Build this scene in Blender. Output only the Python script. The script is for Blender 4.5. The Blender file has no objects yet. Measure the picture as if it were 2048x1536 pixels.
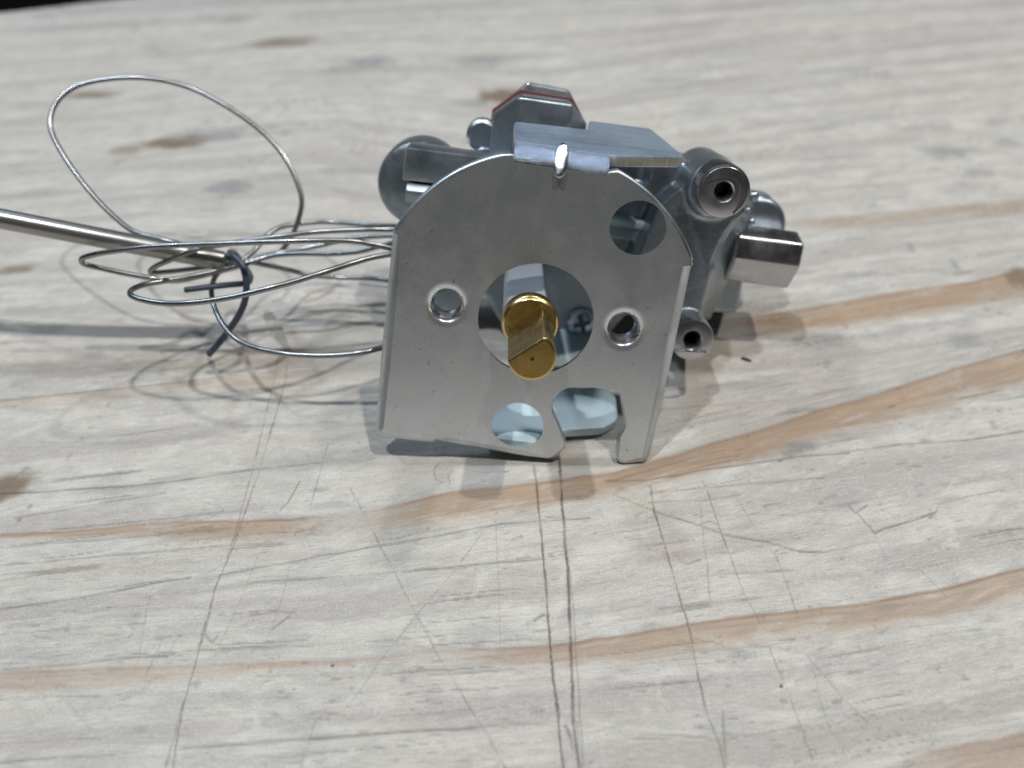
import bpy, bmesh, math, random
import numpy as np
from mathutils import Vector, Matrix
from mathutils.geometry import tessellate_polygon

MM = 0.001
scene = bpy.context.scene
C = scene.collection
random.seed(7)
rng = np.random.RandomState(11)

# ------------------------------------------------------------------ camera
cam_data = bpy.data.cameras.new("camera")
cam = bpy.data.objects.new("camera", cam_data)
C.objects.link(cam)
cam.location = (0, 0, 115.4 * MM)
cam.rotation_euler = (math.radians(90 - 43), 0, 0)
cam_data.sensor_width = 36
cam_data.lens = 36 * 1770 / 2048
cam_data.clip_start = 0.004
cam_data.clip_end = 60
cam_data.dof.use_dof = True
cam_data.dof.focus_distance = 0.139
cam_data.dof.aperture_fstop = 12.5
scene.camera = cam

# ------------------------------------------------------------------ room light
world = bpy.data.worlds.new("World")
scene.world = world
world.use_nodes = True
bg = world.node_tree.nodes["Background"]
bg.inputs[0].default_value = (0.034, 0.033, 0.036, 1)
bg.inputs[1].default_value = 1.0

TARGET = Vector((5, 120, 20)) * MM
def area_lamp(name, azimuth, elevation, dist, watts, size, color, size_y=None):
    d = bpy.data.lights.new(name, 'AREA')
    d.energy = watts
    d.color = color
    d.size = size
    if size_y:
        d.shape = 'RECTANGLE'
        d.size_y = size_y
    else:
        d.shape = 'DISK'
    o = bpy.data.objects.new(name, d)
    C.objects.link(o)
    a, e = math.radians(azimuth), math.radians(elevation)
    v = Vector((math.sin(a) * math.cos(e), math.cos(a) * math.cos(e), math.sin(e)))
    o.location = TARGET + v * dist
    o.rotation_euler = v.to_track_quat('Z', 'Y').to_euler()
    return o
#   azimuth is measured from straight ahead, positive to the right
area_lamp("lamp_right_high", 108, 75, 1.5, 16.0, 0.036, (1.0, 0.955, 0.89))
area_lamp("lamp_left_high", -108, 76, 1.4, 15.0, 0.036, (0.86, 0.93, 1.0))
area_lamp("lamp_right_far", 62, 51, 1.7, 17.0, 0.10, (0.97, 0.98, 1.0))
area_lamp("lamp_left_far", -63, 53, 1.2, 6.0, 0.07, (0.66, 0.82, 1.0))
area_lamp("soft_fill_lamp", -40, 44, 0.8, 0.9, 0.4, (0.55, 0.77, 1.0))  # added fill without a known source: soft bluish ambient and reflections on metal

scene.view_settings.view_transform = 'Standard'
scene.view_settings.look = 'None'
scene.view_settings.exposure = -0.84
scene.view_settings.gamma = 1.0

# ------------------------------------------------------------------ measurements (mm)
VALVE_ORIGIN = (3.905, 112.583, 24.987)
AXIS_U = (0.99044, -0.05278, -0.12747)
AXIS_W = (0.00315, 0.93233, -0.3616)
AXIS_V = (0.13793, 0.35774, 0.92358)
GRAIN_CURVES = [[(-171.42, 297.54), (-56.64, 315.5), (70.42, 345.63), (203.87, 374.22)], [(-142.67, 229.57), (-47.23, 245.14), (10.59, 229.57), (70.03, 248.43), (162.79, 277.13)], [(-124.05, 185.56), (-52.99, 194.85), (8.87, 174.73), (63.71, 180.04), (125.49, 188.98)], [(-106.12, 143.2), (-54.3, 143.2), (-2.42, 136.78), (40.91, 142.38), (60.57, 146.88), (83.55, 152.96), (100.94, 156.2), (113.58, 160.83)], [(-96.03, 119.35), (-68.92, 122.77), (-24.78, 128.47), (16.91, 124.88), (46.58, 129.2), (77.86, 135.23), (105.43, 141.57)], [(-81.91, 85.98), (-43.01, 91.02), (-26.73, 92.06), (-10.48, 96.87), (17.79, 101.34), (33.38, 107.22), (47.9, 112.8), (55.07, 116.03), (68.49, 120.71), (85.19, 127.74), (102.1, 133.69)], [(-78.72, 78.44), (-33.58, 84.04), (-10.12, 89.99), (18.94, 95.24), (32.2, 99.64), (50.28, 103.66), (69.08, 107.83), (92.99, 112.17)], [(-72.63, 64.05), (-44.5, 64.98), (-24.64, 65.77), (-11.84, 67.12), (5.52, 68.16), (16.57, 69.79), (27.89, 71.88), (43.23, 74.01), (52.53, 75.06), (67.18, 77.99), (80.09, 81.67)], [(-67.25, 51.33), (-28.08, 52.67), (3.79, 56.1), (39.13, 56.81), (72.37, 63.44)], [(-62.56, 40.26), (-1.5, 43.77), (44.21, 50.68), (68.68, 54.71)]]
BANDS = [([(41.04, 143.2), (49.53, 144.19), (60.49, 146.54), (83.55, 152.96), (101.08, 156.56), (113.98, 161.78)], [(40.77, 141.57), (48.44, 138.67), (62.93, 139.63), (74.75, 141.57), (91.87, 146.2), (109.13, 150.32)], 1.0), ([(-26.73, 92.06), (-10.48, 96.87), (17.79, 101.34), (33.38, 107.22), (47.9, 112.8), (55.07, 116.03), (68.49, 120.71), (85.19, 127.74), (102.1, 133.69)], [(-26.16, 87.77), (-1.97, 91.54), (23.44, 97.97), (47.18, 105.42), (65.93, 112.17), (81.43, 117.35), (97.48, 122.77)], 0.95), ([(-70.99, 88.97), (-59.27, 90.5), (-43.01, 91.02), (-26.73, 92.06)], [(-70.45, 87.47), (-58.27, 87.17), (-42.02, 86.48), (-26.16, 87.77)], 0.8), ([(-11.84, 67.12), (5.52, 68.16), (16.57, 69.79), (27.89, 71.88), (43.23, 74.01), (52.53, 75.06), (67.18, 77.99), (80.09, 81.67)], [(-11.72, 65.37), (5.41, 64.59), (16.15, 65.37), (27.12, 66.96), (42.12, 69.38), (53.42, 70.46), (65.12, 72.3), (77.59, 75.76)], 0.8), ([(-72.63, 64.05), (-44.5, 64.98), (-24.64, 65.77), (-11.84, 67.12)], [(-71.26, 60.8), (-50.72, 61.92), (-37.12, 63.82), (-11.72, 65.37)], 0.5), ([(-96.03, 119.35), (-69.13, 123.47), (-50.8, 127.02), (-24.78, 128.47)], [(-94.79, 116.42), (-67.9, 119.35), (-49.88, 122.77), (-24.4, 124.88)], 0.4), ([(63.85, 180.69), (81.14, 182.89), (126.18, 190.6)], [(62.9, 176.41), (79.75, 177.89), (123.29, 183.77)], 0.6), ([(47.29, 50.02), (54.59, 52.33), (68.74, 54.85)], [(46.9, 48.73), (52.5, 46.21), (65.08, 46.21)], 0.7), ([(-102.1, 133.69), (-72.65, 135.23), (-42.28, 133.69), (-25.33, 133.69)], [(-100.82, 130.68), (-70.84, 129.2), (-41.36, 128.47), (-24.85, 129.2)], 0.2)]
CUTS = [([(-46.26, 133.69), (-45.73, 124.88), (-44.93, 101.92), (-44.77, 87.97), (-45.44, 77.54), (-45.5, 72.3), (-45.27, 60.43), (-45.28, 50.28), (-45.2, 45.6)], 0.22, 0.75), ([(-44.47, 133.69), (-43.42, 124.88), (-43.79, 100.21), (-44.64, 85.98), (-45.51, 78.44), (-45.32, 68.16), (-45.29, 58.96), (-44.3, 50.28), (-43.93, 45.6)], 0.25, 0.8), ([(3.83, 103.07), (4.46, 92.06), (5.2, 77.54), (5.52, 68.16), (6.21, 57.52), (6.79, 50.28), (6.96, 45.6)], 0.4, 1.0), ([(8.25, 104.83), (8.45, 88.97), (8.62, 82.14), (8.64, 75.76), (8.45, 65.77), (8.29, 56.81), (8.87, 50.28), (8.99, 45.6)], 0.52, 1.0), ([(8.55, 84.04), (9.12, 79.35), (9.24, 69.79), (9.24, 56.81), (9.26, 50.28)], 0.2, 0.55), ([(23.51, 98.52), (23.55, 93.11), (24.48, 85.98), (25.32, 77.54), (25.99, 73.15), (26.1, 69.79), (26.34, 64.21), (26.59, 58.24)], 0.34, 0.9), ([(26.59, 58.24), (27.67, 53.34), (27.65, 48.73)], 0.3, 0.6), ([(28.83, 58.09), (28.32, 54.03), (27.65, 48.73)], 0.35, 0.6), ([(32.63, 99.64), (33.2, 96.32), (33.79, 88.97), (34.79, 81.2), (35.89, 74.88), (36.69, 72.13)], 0.22, 0.75), ([(31.52, 95.24), (30.95, 88.97), (30.66, 82.14), (29.86, 74.88)], 0.15, 0.5), ([(16.96, 96.54), (23.69, 92.9), (29.91, 90.2), (34.43, 87.97), (40.62, 86.67), (45.77, 84.72), (49.7, 84.52)], 0.2, 0.7), ([(37.14, 98.52), (39.07, 91.02), (40.88, 85.98), (42.02, 82.14)], 0.13, 0.4), ([(41.76, 84.52), (42.36, 78.44), (42.58, 74.45), (42.82, 72.3)], 0.2, 0.65), ([(37.39, 67.76), (38.34, 60.8), (39.14, 54.03), (39.47, 51.33)], 0.22, 0.6), ([(-27.52, 97.97), (-25.9, 95.24), (-20.11, 84.04), (-14.97, 74.45), (-11.13, 67.36), (-6.5, 59.69), (-3.29, 54.71), (-0.91, 50.28)], 0.17, 0.65), ([(-4.39, 88.97), (-9.63, 80.27), (-14.79, 72.3), (-18.28, 66.56), (-22.89, 58.24)], 0.15, 0.55), ([(-2.79, 91.02), (-2.1, 80.27), (-1.81, 67.36)], 0.14, 0.4), ([(-74.63, 122.77), (-75.92, 115.38), (-77.35, 109.05), (-78.04, 103.66)], 0.2, 0.5), ([(-80.17, 94.7), (-80.77, 92.06), (-81.39, 88.97)], 0.2, 0.7), ([(-32.9, 108.19), (-33.25, 101.92), (-33.6, 94.17)], 0.25, 0.55), ([(-36.31, 99.64), (-37.53, 94.7), (-38.48, 93.11)], 0.3, 0.7), ([(-12.57, 103.66), (-13.51, 101.92), (-13.02, 99.64), (-11.87, 99.08)], 0.4, 0.5), ([(-10.3, 101.92), (-11.08, 100.21), (-10.56, 98.52)], 0.3, 0.5), ([(42.53, 66.56), (44.65, 62.3), (46.04, 59.69), (48.2, 56.46)], 0.25, 0.6), ([(42.86, 64.98), (42.58, 59.69), (42.84, 55.41), (44.77, 52.67)], 0.2, 0.4), ([(63.82, 81.67), (64.81, 78.89), (65.93, 76.64)], 0.3, 0.4), ([(56.0, 94.38), (56.74, 92.58), (59.28, 94.17)], 0.5, 0.6), ([(57.16, 92.58), (58.82, 88.47), (60.75, 89.48), (66.15, 91.02), (70.5, 92.9)], 0.42, 0.75), ([(68.79, 91.54), (70.74, 93.32)], 0.6, 0.6), ([(58.46, 89.99), (58.87, 85.98), (59.17, 83.08)], 0.4, 0.35), ([(25.48, 84.52), (26.47, 83.08), (27.55, 82.32), (29.63, 83.08)], 0.3, 0.6), ([(26.22, 74.71), (28.38, 75.06), (29.83, 74.71)], 0.2, 0.6), ([(30.73, 90.2), (32.47, 90.81), (33.8, 89.99)], 0.35, 0.5), ([(41.08, 86.97), (43.94, 87.17), (46.43, 87.47)], 0.3, 0.4), ([(3.27, 72.3), (4.56, 73.33), (5.38, 73.15)], 0.6, 0.7), ([(7.17, 56.1), (7.78, 54.71), (8.01, 52.67)], 0.5, 0.7), ([(8.22, 56.81), (8.88, 56.46), (8.8, 51.33)], 0.4, 0.5), ([(-55.12, 76.64), (-54.57, 72.3), (-53.66, 65.77)], 0.22, 0.5), ([(-51.0, 68.97), (-51.51, 65.77), (-51.88, 63.44)], 0.25, 0.55), ([(-48.79, 70.21), (-49.45, 67.36), (-49.98, 64.21)], 0.22, 0.45), ([(-45.01, 69.79), (-43.6, 68.57), (-43.18, 69.79)], 0.5, 0.65), ([(-35.36, 71.04), (-34.41, 71.88), (-33.28, 72.98)], 0.5, 0.6), ([(-40.16, 71.04), (-38.21, 72.3)], 0.3, 0.45), ([(-40.31, 84.04), (-41.22, 75.76), (-42.75, 66.56)], 0.15, 0.4), ([(-34.97, 82.14), (-34.99, 74.88), (-35.88, 68.16)], 0.14, 0.35), ([(-25.63, 58.24), (-26.71, 56.46), (-27.66, 50.28)], 0.2, 0.4), ([(-67.02, 64.21), (-61.8, 59.69), (-56.85, 55.41)], 0.15, 0.35), ([(-74.66, 71.46), (-69.38, 66.56)], 0.12, 0.3), ([(-86.52, 96.87), (-78.19, 97.2), (-65.85, 98.3), (-53.58, 100.21), (-45.42, 102.15)], 0.3, 0.75), ([(-76.96, 74.27), (-69.84, 75.32), (-63.95, 76.64), (-55.71, 78.62), (-49.87, 79.81)], 0.3, 0.75), ([(-72.7, 64.21), (-62.39, 65.14), (-54.16, 66.24), (-49.54, 66.4)], 0.2, 0.6), ([(-45.34, 80.27), (-30.38, 83.85), (-17.96, 86.48), (-1.96, 90.2), (12.84, 91.54)], 0.16, 0.6), ([(-40.38, 78.89), (-17.45, 80.92), (-7.35, 81.67)], 0.16, 0.5), ([(-15.13, 81.2), (-1.89, 82.61), (5.21, 83.27)], 0.17, 0.6), ([(-67.14, 51.07), (-59.49, 51.67), (-52.41, 52.13)], 0.3, 0.5), ([(-44.03, 52.87), (-28.34, 54.16), (-15.06, 55.06), (3.46, 56.46)], 0.2, 0.6), ([(15.91, 99.42), (22.78, 99.64), (32.55, 101.92), (50.65, 105.19), (59.67, 106.02)], 0.25, 0.7), ([(57.91, 106.02), (69.16, 108.07), (81.11, 109.05), (92.62, 111.29)], 0.3, 0.65), ([(23.32, 96.87), (40.59, 98.75), (53.75, 100.21)], 0.14, 0.5), ([(23.07, 94.7), (31.52, 95.24), (38.42, 96.32)], 0.14, 0.4), ([(21.28, 85.98), (29.43, 86.97)], 0.12, 0.4), ([(-96.03, 119.35), (-82.7, 121.39), (-69.13, 123.47), (-63.59, 124.17)], 0.4, 0.6), ([(-62.0, 99.64), (-51.29, 101.34), (-33.52, 103.66)], 0.2, 0.5), ([(-80.28, 82.14), (-66.67, 83.56), (-55.23, 85.01), (-37.21, 86.48)], 0.22, 0.5), ([(-81.79, 91.54), (-70.37, 94.17), (-58.64, 96.87)], 0.2, 0.5), ([(-75.05, 88.97), (-59.42, 91.02), (-45.12, 93.11)], 0.18, 0.5), ([(-81.71, 85.49), (-62.39, 87.47), (-45.93, 89.48)], 0.2, 0.5), ([(-59.44, 78.26), (-50.65, 79.81)], 0.3, 0.6), ([(-63.78, 71.04), (-54.44, 71.88)], 0.25, 0.45), ([(29.19, 80.27), (44.94, 81.2)], 0.12, 0.4), ([(-39.14, 73.15), (-34.79, 73.84), (-32.49, 73.58)], 0.14, 0.45), ([(34.57, 68.16), (40.2, 67.36)], 0.2, 0.3), ([(-11.84, 67.12), (5.52, 68.16), (16.57, 69.79), (27.89, 71.88), (43.23, 74.01), (52.53, 75.06), (67.18, 77.99), (80.09, 81.67)], 0.3, 0.3), ([(41.53, 112.8), (49.44, 115.64), (53.32, 116.42)], 0.5, 0.35), ([(25.58, 116.68), (44.51, 118.68), (50.27, 119.35)], 0.2, 0.35)]
STAINS_AND_SHADE = [(-91.76, 219.46, 10.14, 3.97, 'brown', 1.0), (-81.18, 223.15, 9.57, 4.06, 'grey', 0.8), (-103.28, 215.31, 5.34, 2.75, 'brown', 0.6), (-123.43, 248.43, 8.83, 3.01, 'brown', 0.85), (-136.34, 241.92, 8.67, 2.58, 'grey', 0.5), (-74.12, 287.48, 12.24, 4.55, 'brown', 0.8), (-44.61, 272.54, 9.42, 4.98, 'grey', 0.9), (-94.96, 307.22, 7.71, 3.64, 'grey', 0.8), (-53.08, 265.84, 7.72, 3.69, 'grey', 0.5), (-10.07, 273.29, 11.02, 6.18, 'grey', 0.8), (-3.53, 248.43, 6.62, 4.71, 'brown', 1.0), (-12.19, 243.52, 7.25, 3.26, 'grey', 0.6), (-110.41, 161.21, 4.44, 1.91, 'brown', 0.8), (-71.39, 196.06, 5.65, 4.41, 'grey', 1.0), (-49.36, 203.48, 18.0, 2.3, 'grey', 0.5), (-112.02, 283.03, 9.68, 4.04, 'grey', 0.4), (-95.22, 190.14, 18.45, 1.87, 'grey', 0.3), (-119.53, 192.48, 11.16, 2.38, 'grey', 0.4), (54.25, 314.56, 6.98, 3.29, 'grey', 0.5), (44.8, 258.68, 9.08, 2.12, 'grey', 0.6), (115.55, 215.31, 7.34, 3.31, 'grey', 0.9), (120.31, 203.48, 5.78, 2.3, 'grey', 0.7), (114.57, 228.09, 8.32, 2.08, 'grey', 0.5), (133.25, 219.46, 5.41, 2.54, 'grey', 0.7), (135.18, 231.07, 2.8, 1.81, 'grey', 0.6), (86.83, 228.09, 5.55, 1.48, 'grey', 0.5), (83.8, 211.27, 10.54, 1.34, 'grey', 0.5), (88.02, 187.83, 1.46, 1.15, 'grey', 0.6), (91.41, 169.6, 0.8, 2.44, 'grey', 0.9), (76.77, 159.33, 6.62, 0.94, 'grey', 0.5), (98.97, 162.73, 0.89, 2.71, 'grey', 0.8), (99.59, 159.89, 3.32, 0.75, 'grey', 0.8), (71.19, 167.6, 1.14, 0.8, 'grey', 0.5), (62.2, 136.78, 7.07, 2.21, 'grey', 0.8), (53.78, 135.23, 7.02, 1.55, 'grey', 0.5), (91.37, 136.47, 4.03, 2.36, 'grey', 0.7), (82.98, 141.57, 7.21, 1.31, 'grey', 0.5), (52.11, 107.58, 3.73, 1.59, 'grey', 1.0), (49.08, 106.02, 1.77, 0.96, 'grey', 0.8), (60.86, 110.29, 4.5, 0.75, 'grey', 0.4), (-85.85, 98.3, 4.25, 3.62, 'brown', 1.0), (-84.07, 100.21, 3.43, 1.6, 'brown', 0.7), (45.45, 123.47, 8.59, 1.41, 'grey', 0.5), (61.97, 130.09, 0.98, 0.74, 'grey', 0.8), (54.31, 116.68, 4.63, 0.93, 'grey', 0.6), (111.52, 158.03, 2.85, 4.89, 'brown', 0.8), (-83.62, 132.18, 2.97, 1.52, 'grey', 0.6), (-95.54, 139.95, 4.09, 1.94, 'grey', 0.5), (-81.25, 143.2, 1.04, 0.99, 'grey', 0.6), (-64.67, 143.2, 2.07, 0.99, 'grey', 0.6), (-101.23, 146.54, 6.3, 1.7, 'grey', 0.3), (59.24, 159.89, 8.84, 1.51, 'grey', 0.4), (-30.35, 94.17, 5.0, 0.86, 'grey', 0.6), (-32.53, 97.42, 2.12, 0.66, 'grey', 0.7), (-42.77, 101.92, 4.33, 0.92, 'grey', 0.4), (32.82, 66.56, 2.16, 0.96, 'grey', 0.6), (23.02, 74.45, 1.5, 0.52, 'grey', 0.5), (20.42, 71.46, 1.48, 0.59, 'grey', 0.4), (-50.11, 55.41, 1.21, 0.63, 'grey', 0.5), (-25.03, 54.37, 4.02, 0.48, 'grey', 0.5), (-33.59, 53.68, 4.0, 0.55, 'grey', 0.4), (-56.5, 64.59, 1.14, 0.62, 'grey', 0.35), (-67.22, 66.56, 3.6, 0.72, 'grey', 0.35), (-15.41, 62.67, 0.7, 0.61, 'grey', 0.7), (37.14, 89.48, 2.44, 0.82, 'grey', 0.3), (56.87, 74.45, 3.01, 0.78, 'grey', 0.4), (61.05, 64.98, 2.85, 0.7, 'grey', 0.4), (68.2, 70.62, 1.47, 0.33, 'grey', 0.7), (45.0, 64.98, 1.0, 0.63, 'grey', 0.4), (1.13, 63.82, 0.71, 0.39, 'grey', 0.4), (3.49, 58.24, 1.23, 0.65, 'grey', 0.5), (-7.78, 57.52, 2.73, 0.57, 'grey', 0.3), (69.5, 98.52, 1.36, 0.67, 'grey', 0.4), (55.82, 95.24, 4.19, 2.18, 'grey', 0.3), (25.11, 91.02, 3.28, 4.22, 'grey', 0.12), (-25.6, 64.98, 0.29, 0.27, 'speck', 1.0), (37.72, 61.77, 0.31, 0.3, 'speck', 1.0), (-51.95, 119.35, 1.13, 0.54, 'grey', 0.6), (46.92, 104.24, 0.7, 0.35, 'speck', 0.6), (72.49, 112.8, 0.73, 0.51, 'grey', 0.5), (73.42, 95.24, 2.51, 1.08, 'grey', 0.35), (50.49, 73.15, 1.49, 0.6, 'grey', 0.4)]  # stains, plus one faint grey ellipse painting the shaft's cast shadow
STREAKS = [([(-177.06, 310.86), (-93.68, 325.08), (32.96, 345.63)], 7.0, 0.75), ([(-89.62, 306.32), (13.59, 325.08), (194.07, 351.07)], 6.0, 0.45), ([(37.83, 297.54), (99.6, 310.86), (182.05, 322.65)], 2.2, 0.5), ([(43.88, 277.13), (103.16, 291.19), (175.52, 307.22)], 1.8, 0.6), ([(39.12, 262.23), (91.38, 276.36), (169.27, 292.45)], 1.6, 0.55), ([(22.95, 248.43), (81.91, 262.23), (164.11, 280.26)], 1.8, 0.6), ([(47.52, 245.14), (101.82, 256.93), (159.89, 270.28)], 1.3, 0.5), ([(31.91, 234.1), (90.82, 243.52), (154.24, 256.93)], 1.5, 0.5), ([(66.03, 228.09), (110.26, 236.25), (148.57, 243.52)], 1.2, 0.4), ([(-171.06, 296.68), (-106.73, 306.32), (-22.04, 322.65)], 2.5, 0.6), ([(-179.02, 315.5), (-128.28, 321.2), (-58.93, 332.57)], 4.0, 0.6), ([(-156.48, 262.23), (-114.52, 275.2), (-66.23, 289.12)], 1.6, 0.35), ([(-131.09, 202.21), (-101.56, 209.94), (-68.11, 219.46)], 1.2, 0.35), ([(-51.51, 200.96), (-33.93, 203.48), (-16.14, 207.32)], 1.2, 0.5), ([(-78.55, 255.2), (-19.42, 271.4), (12.2, 281.05)], 1.5, 0.35), ([(-143.3, 231.07), (-118.46, 240.32), (-89.69, 251.78)], 1.2, 0.3), ([(47.99, 313.17), (121.55, 327.55), (189.52, 340.31)], 3.0, 0.5), ([(-21.92, 320.24), (50.2, 332.57), (147.07, 351.07)], 3.0, 0.5), ([(54.33, 168.6), (90.53, 174.73), (122.17, 181.13)], 0.8, 0.25), ([(73.03, 174.73), (123.57, 184.44)], 0.8, 0.3), ([(57.8, 135.23), (79.38, 139.95), (107.53, 146.54)], 1.0, 0.4), ([(18.94, 95.24), (49.33, 99.64), (90.39, 106.02)], 0.6, 0.25), ([(-76.12, 72.3), (-32.13, 75.76), (-1.86, 80.27)], 0.8, 0.2), ([(-8.57, 59.69), (33.49, 62.67), (74.37, 68.16)], 0.8, 0.25), ([(-70.17, 58.24), (-36.3, 60.06), (-8.69, 61.92)], 1.0, 0.25), ([(-85.83, 95.24), (-53.44, 99.64), (-21.36, 104.24)], 0.8, 0.3), ([(-91.67, 109.05), (-56.83, 112.8), (-24.47, 116.68)], 0.8, 0.25)]
LOOP_LARGE = [(-50.48, 37.27, -4.98), (-48.59, 37.23, -2.13), (-47.56, 38.53, 1.29), (-47.18, 40.02, 5.09), (-48.17, 41.13, 7.77), (-51.72, 43.35, 12.9), (-57.38, 45.38, 17.27), (-66.01, 47.39, 21.22), (-73.37, 48.6, 23.29), (-81.09, 48.11, 23.76), (-88.48, 46.92, 22.51), (-93.68, 45.3, 20.45), (-96.39, 43.11, 17.3), (-96.6, 40.51, 13.43), (-94.13, 37.97, 10.07), (-89.62, 34.99, 5.86), (-84.75, 32.22, 2.22), (-80.06, 29.81, -0.51), (-75.53, 27.78, -2.33), (-69.38, 26.28, -2.58), (-62.96, 26.59, -3.68), (-56.43, 26.82, -4.96)]
LOOP_UPPER = [(-21.37, 22.27, 1.75), (-26.27, 19.88, 3.23), (-30.15, 18.23, 3.99), (-33.6, 17.43, 4.24), (-42.18, 16.42, 3.27), (-50.88, 16.29, 1.81), (-59.56, 16.13, 0.27), (-68.61, 16.92, -1.64), (-75.08, 17.62, -3.44), (-79.41, 18.33, -4.95), (-81.72, 19.03, -6.19), (-81.8, 19.71, -7.21), (-79.53, 20.42, -7.82), (-74.8, 21.0, -8.45), (-69.57, 21.65, -8.85), (-66.53, 23.43, -9.39), (-60.81, 25.89, -7.88), (-55.91, 28.42, -6.28)]
LOOP_MIDDLE = [(-22.2, 26.21, 6.13), (-27.26, 26.16, 5.34), (-31.29, 25.15, 4.99), (-36.77, 25.06, 4.05), (-42.23, 24.91, 2.95), (-47.4, 23.63, 1.75), (-52.78, 23.33, 0.31), (-58.15, 23.01, -1.21), (-62.59, 22.65, -2.7), (-67.26, 22.93, -5.32), (-70.76, 24.36, -7.61), (-71.75, 24.98, -8.88), (-68.39, 26.04, -8.49), (-61.3, 27.39, -6.87), (-56.0, 28.67, -5.66)]
LOOP_FRONT = [(-21.47, 21.8, 3.26), (-25.94, 17.58, 2.9), (-29.44, 14.36, 2.47), (-33.14, 10.93, 1.47), (-36.85, 8.45, 0.18), (-40.66, 6.97, -1.35), (-44.45, 5.58, -2.63), (-49.26, 5.1, -4.48), (-53.31, 4.8, -5.75), (-57.38, 4.6, -6.78), (-61.86, 5.52, -7.78), (-66.07, 6.69, -8.09), (-68.49, 7.93, -8.0), (-69.38, 10.18, -7.87), (-68.67, 13.45, -7.69), (-65.9, 16.63, -7.45), (-61.09, 20.98, -6.72), (-57.53, 24.3, -6.03), (-54.49, 26.65, -5.13)]
LOOP_LOW = [(-18.98, 11.56, -11.36), (-25.62, 10.4, -12.45), (-28.3, 9.18, -13.14), (-32.6, 8.97, -14.24), (-37.83, 8.92, -15.05), (-43.12, 9.07, -15.37), (-47.84, 10.33, -15.54), (-51.37, 11.79, -15.03), (-54.43, 14.52, -13.99), (-56.89, 17.43, -12.39), (-58.66, 20.38, -10.63), (-59.54, 23.11, -9.3), (-59.56, 25.82, -7.89), (-58.43, 27.3, -6.74), (-54.1, 28.68, -5.39)]
LOOP_REAR = [(-55.94, 28.49, -6.1), (-52.57, 30.02, -4.52), (-49.33, 32.36, -3.64), (-43.84, 33.73, -2.19), (-36.27, 34.37, 0.43), (-30.38, 33.62, 2.02), (-22.59, 32.73, 3.51)]
LOOP_FAR = [(-56.0, 28.67, -5.66), (-53.97, 31.54, -3.59), (-52.68, 35.6, -1.33), (-50.9, 38.15, -0.11), (-46.47, 40.49, 0.94), (-41.67, 41.58, 1.59), (-35.42, 40.41, 2.2), (-28.54, 37.34, 3.49), (-22.78, 33.27, 4.85)]
LOOP_UNDER = [(-55.08, 28.78, -5.26), (-51.67, 30.47, -6.01), (-48.39, 33.12, -7.04), (-43.92, 35.61, -8.3), (-38.04, 36.42, -8.22), (-31.88, 35.39, -7.29), (-27.13, 33.27, -6.57), (-21.4, 29.3, -4.98)]
LOOP_INNER = [(-55.46, 28.5, -6.03), (-50.69, 30.14, -3.99), (-44.81, 29.35, -2.48), (-38.91, 28.35, -1.51), (-33.16, 27.56, -0.03), (-27.15, 27.19, 2.55), (-22.16, 28.41, 3.55)]
PROBE = [(-126.06, 21.68, 0.09), (-97.26, 21.71, -1.49), (-76.47, 23.19, -3.16), (-62.48, 25.15, -4.52), (-58.11, 26.78, -5.28)]
TIE = [(-60.23, 131.02, 16.9), (-56.54, 131.33, 17.23), (-52.4, 131.65, 17.57), (-49.14, 132.3, 17.54), (-49.44, 135.84, 16.2), (-52.49, 142.88, 13.48), (-54.46, 144.69, 15.43), (-53.72, 139.83, 19.01), (-51.07, 134.46, 22.05), (-49.45, 133.05, 21.27), (-48.72, 131.8, 19.94), (-48.54, 130.55, 18.16), (-48.93, 129.13, 16.04), (-50.1, 128.13, 13.8), (-51.79, 127.4, 11.55), (-54.04, 126.91, 8.82), (-55.88, 126.45, 6.87), (-57.52, 126.75, 4.99)]
CHIP = [(43.63, 123.73, 6.14), (46.08, 130.68)]
KNOT = [(111.52, 158.03)]
EDGE = [(-177.64, 312.24), (-138.7, 326.07)]

# ------------------------------------------------------------------ node helpers
def new_mat(name):
    m = bpy.data.materials.new(name)
    m.use_nodes = True
    nt = m.node_tree
    return m, nt, nt.nodes["Principled BSDF"]

def N(nt, kind, **kw):
    n = nt.nodes.new(kind)
    for k, v in kw.items():
        if k.startswith('i_'):
            key = k[2:]
            n.inputs[int(key) if key.isdigit() else key].default_value = v
        else:
            setattr(n, k, v)
    return n

def link(nt, a, b):
    nt.links.new(a, b)

def maprange(nt, src, a, b, c, d, smooth=True):
    n = N(nt, 'ShaderNodeMapRange')
    if smooth:
        n.interpolation_type = 'SMOOTHSTEP'
    for i, v in zip((1, 2, 3, 4), (a, b, c, d)):
        n.inputs[i].default_value = v
    link(nt, src, n.inputs[0])
    return n.outputs[0]

def math_node(nt, op, a, b=None):
    n = N(nt, 'ShaderNodeMath', operation=op)
    for i, v in enumerate((a, b)):
        if v is None:
            continue
        if isinstance(v, (int, float)):
            n.inputs[i].default_value = v
        else:
            link(nt, v, n.inputs[i])
    return n.outputs[0]

def mix_rgb(nt, fac, a, b, blend='MIX'):
    n = N(nt, 'ShaderNodeMix', data_type='RGBA', blend_type=blend)
    for i, v in ((0, fac), (6, a), (7, b)):
        if isinstance(v, (int, float)):
            n.inputs[i].default_value = v
        elif isinstance(v, tuple):
            n.inputs[i].default_value = (*v, 1)
        else:
            link(nt, v, n.inputs[i])
    return n.outputs[2]

def noise(nt, vec, scale, detail=3, rough=0.55, dist=0.0):
    n = N(nt, 'ShaderNodeTexNoise')
    n.inputs['Scale'].default_value = scale
    n.inputs['Detail'].default_value = detail
    n.inputs['Roughness'].default_value = rough
    n.inputs['Distortion'].default_value = dist
    if vec is not None:
        link(nt, vec, n.inputs['Vector'])
    return n.outputs[0]

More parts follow.
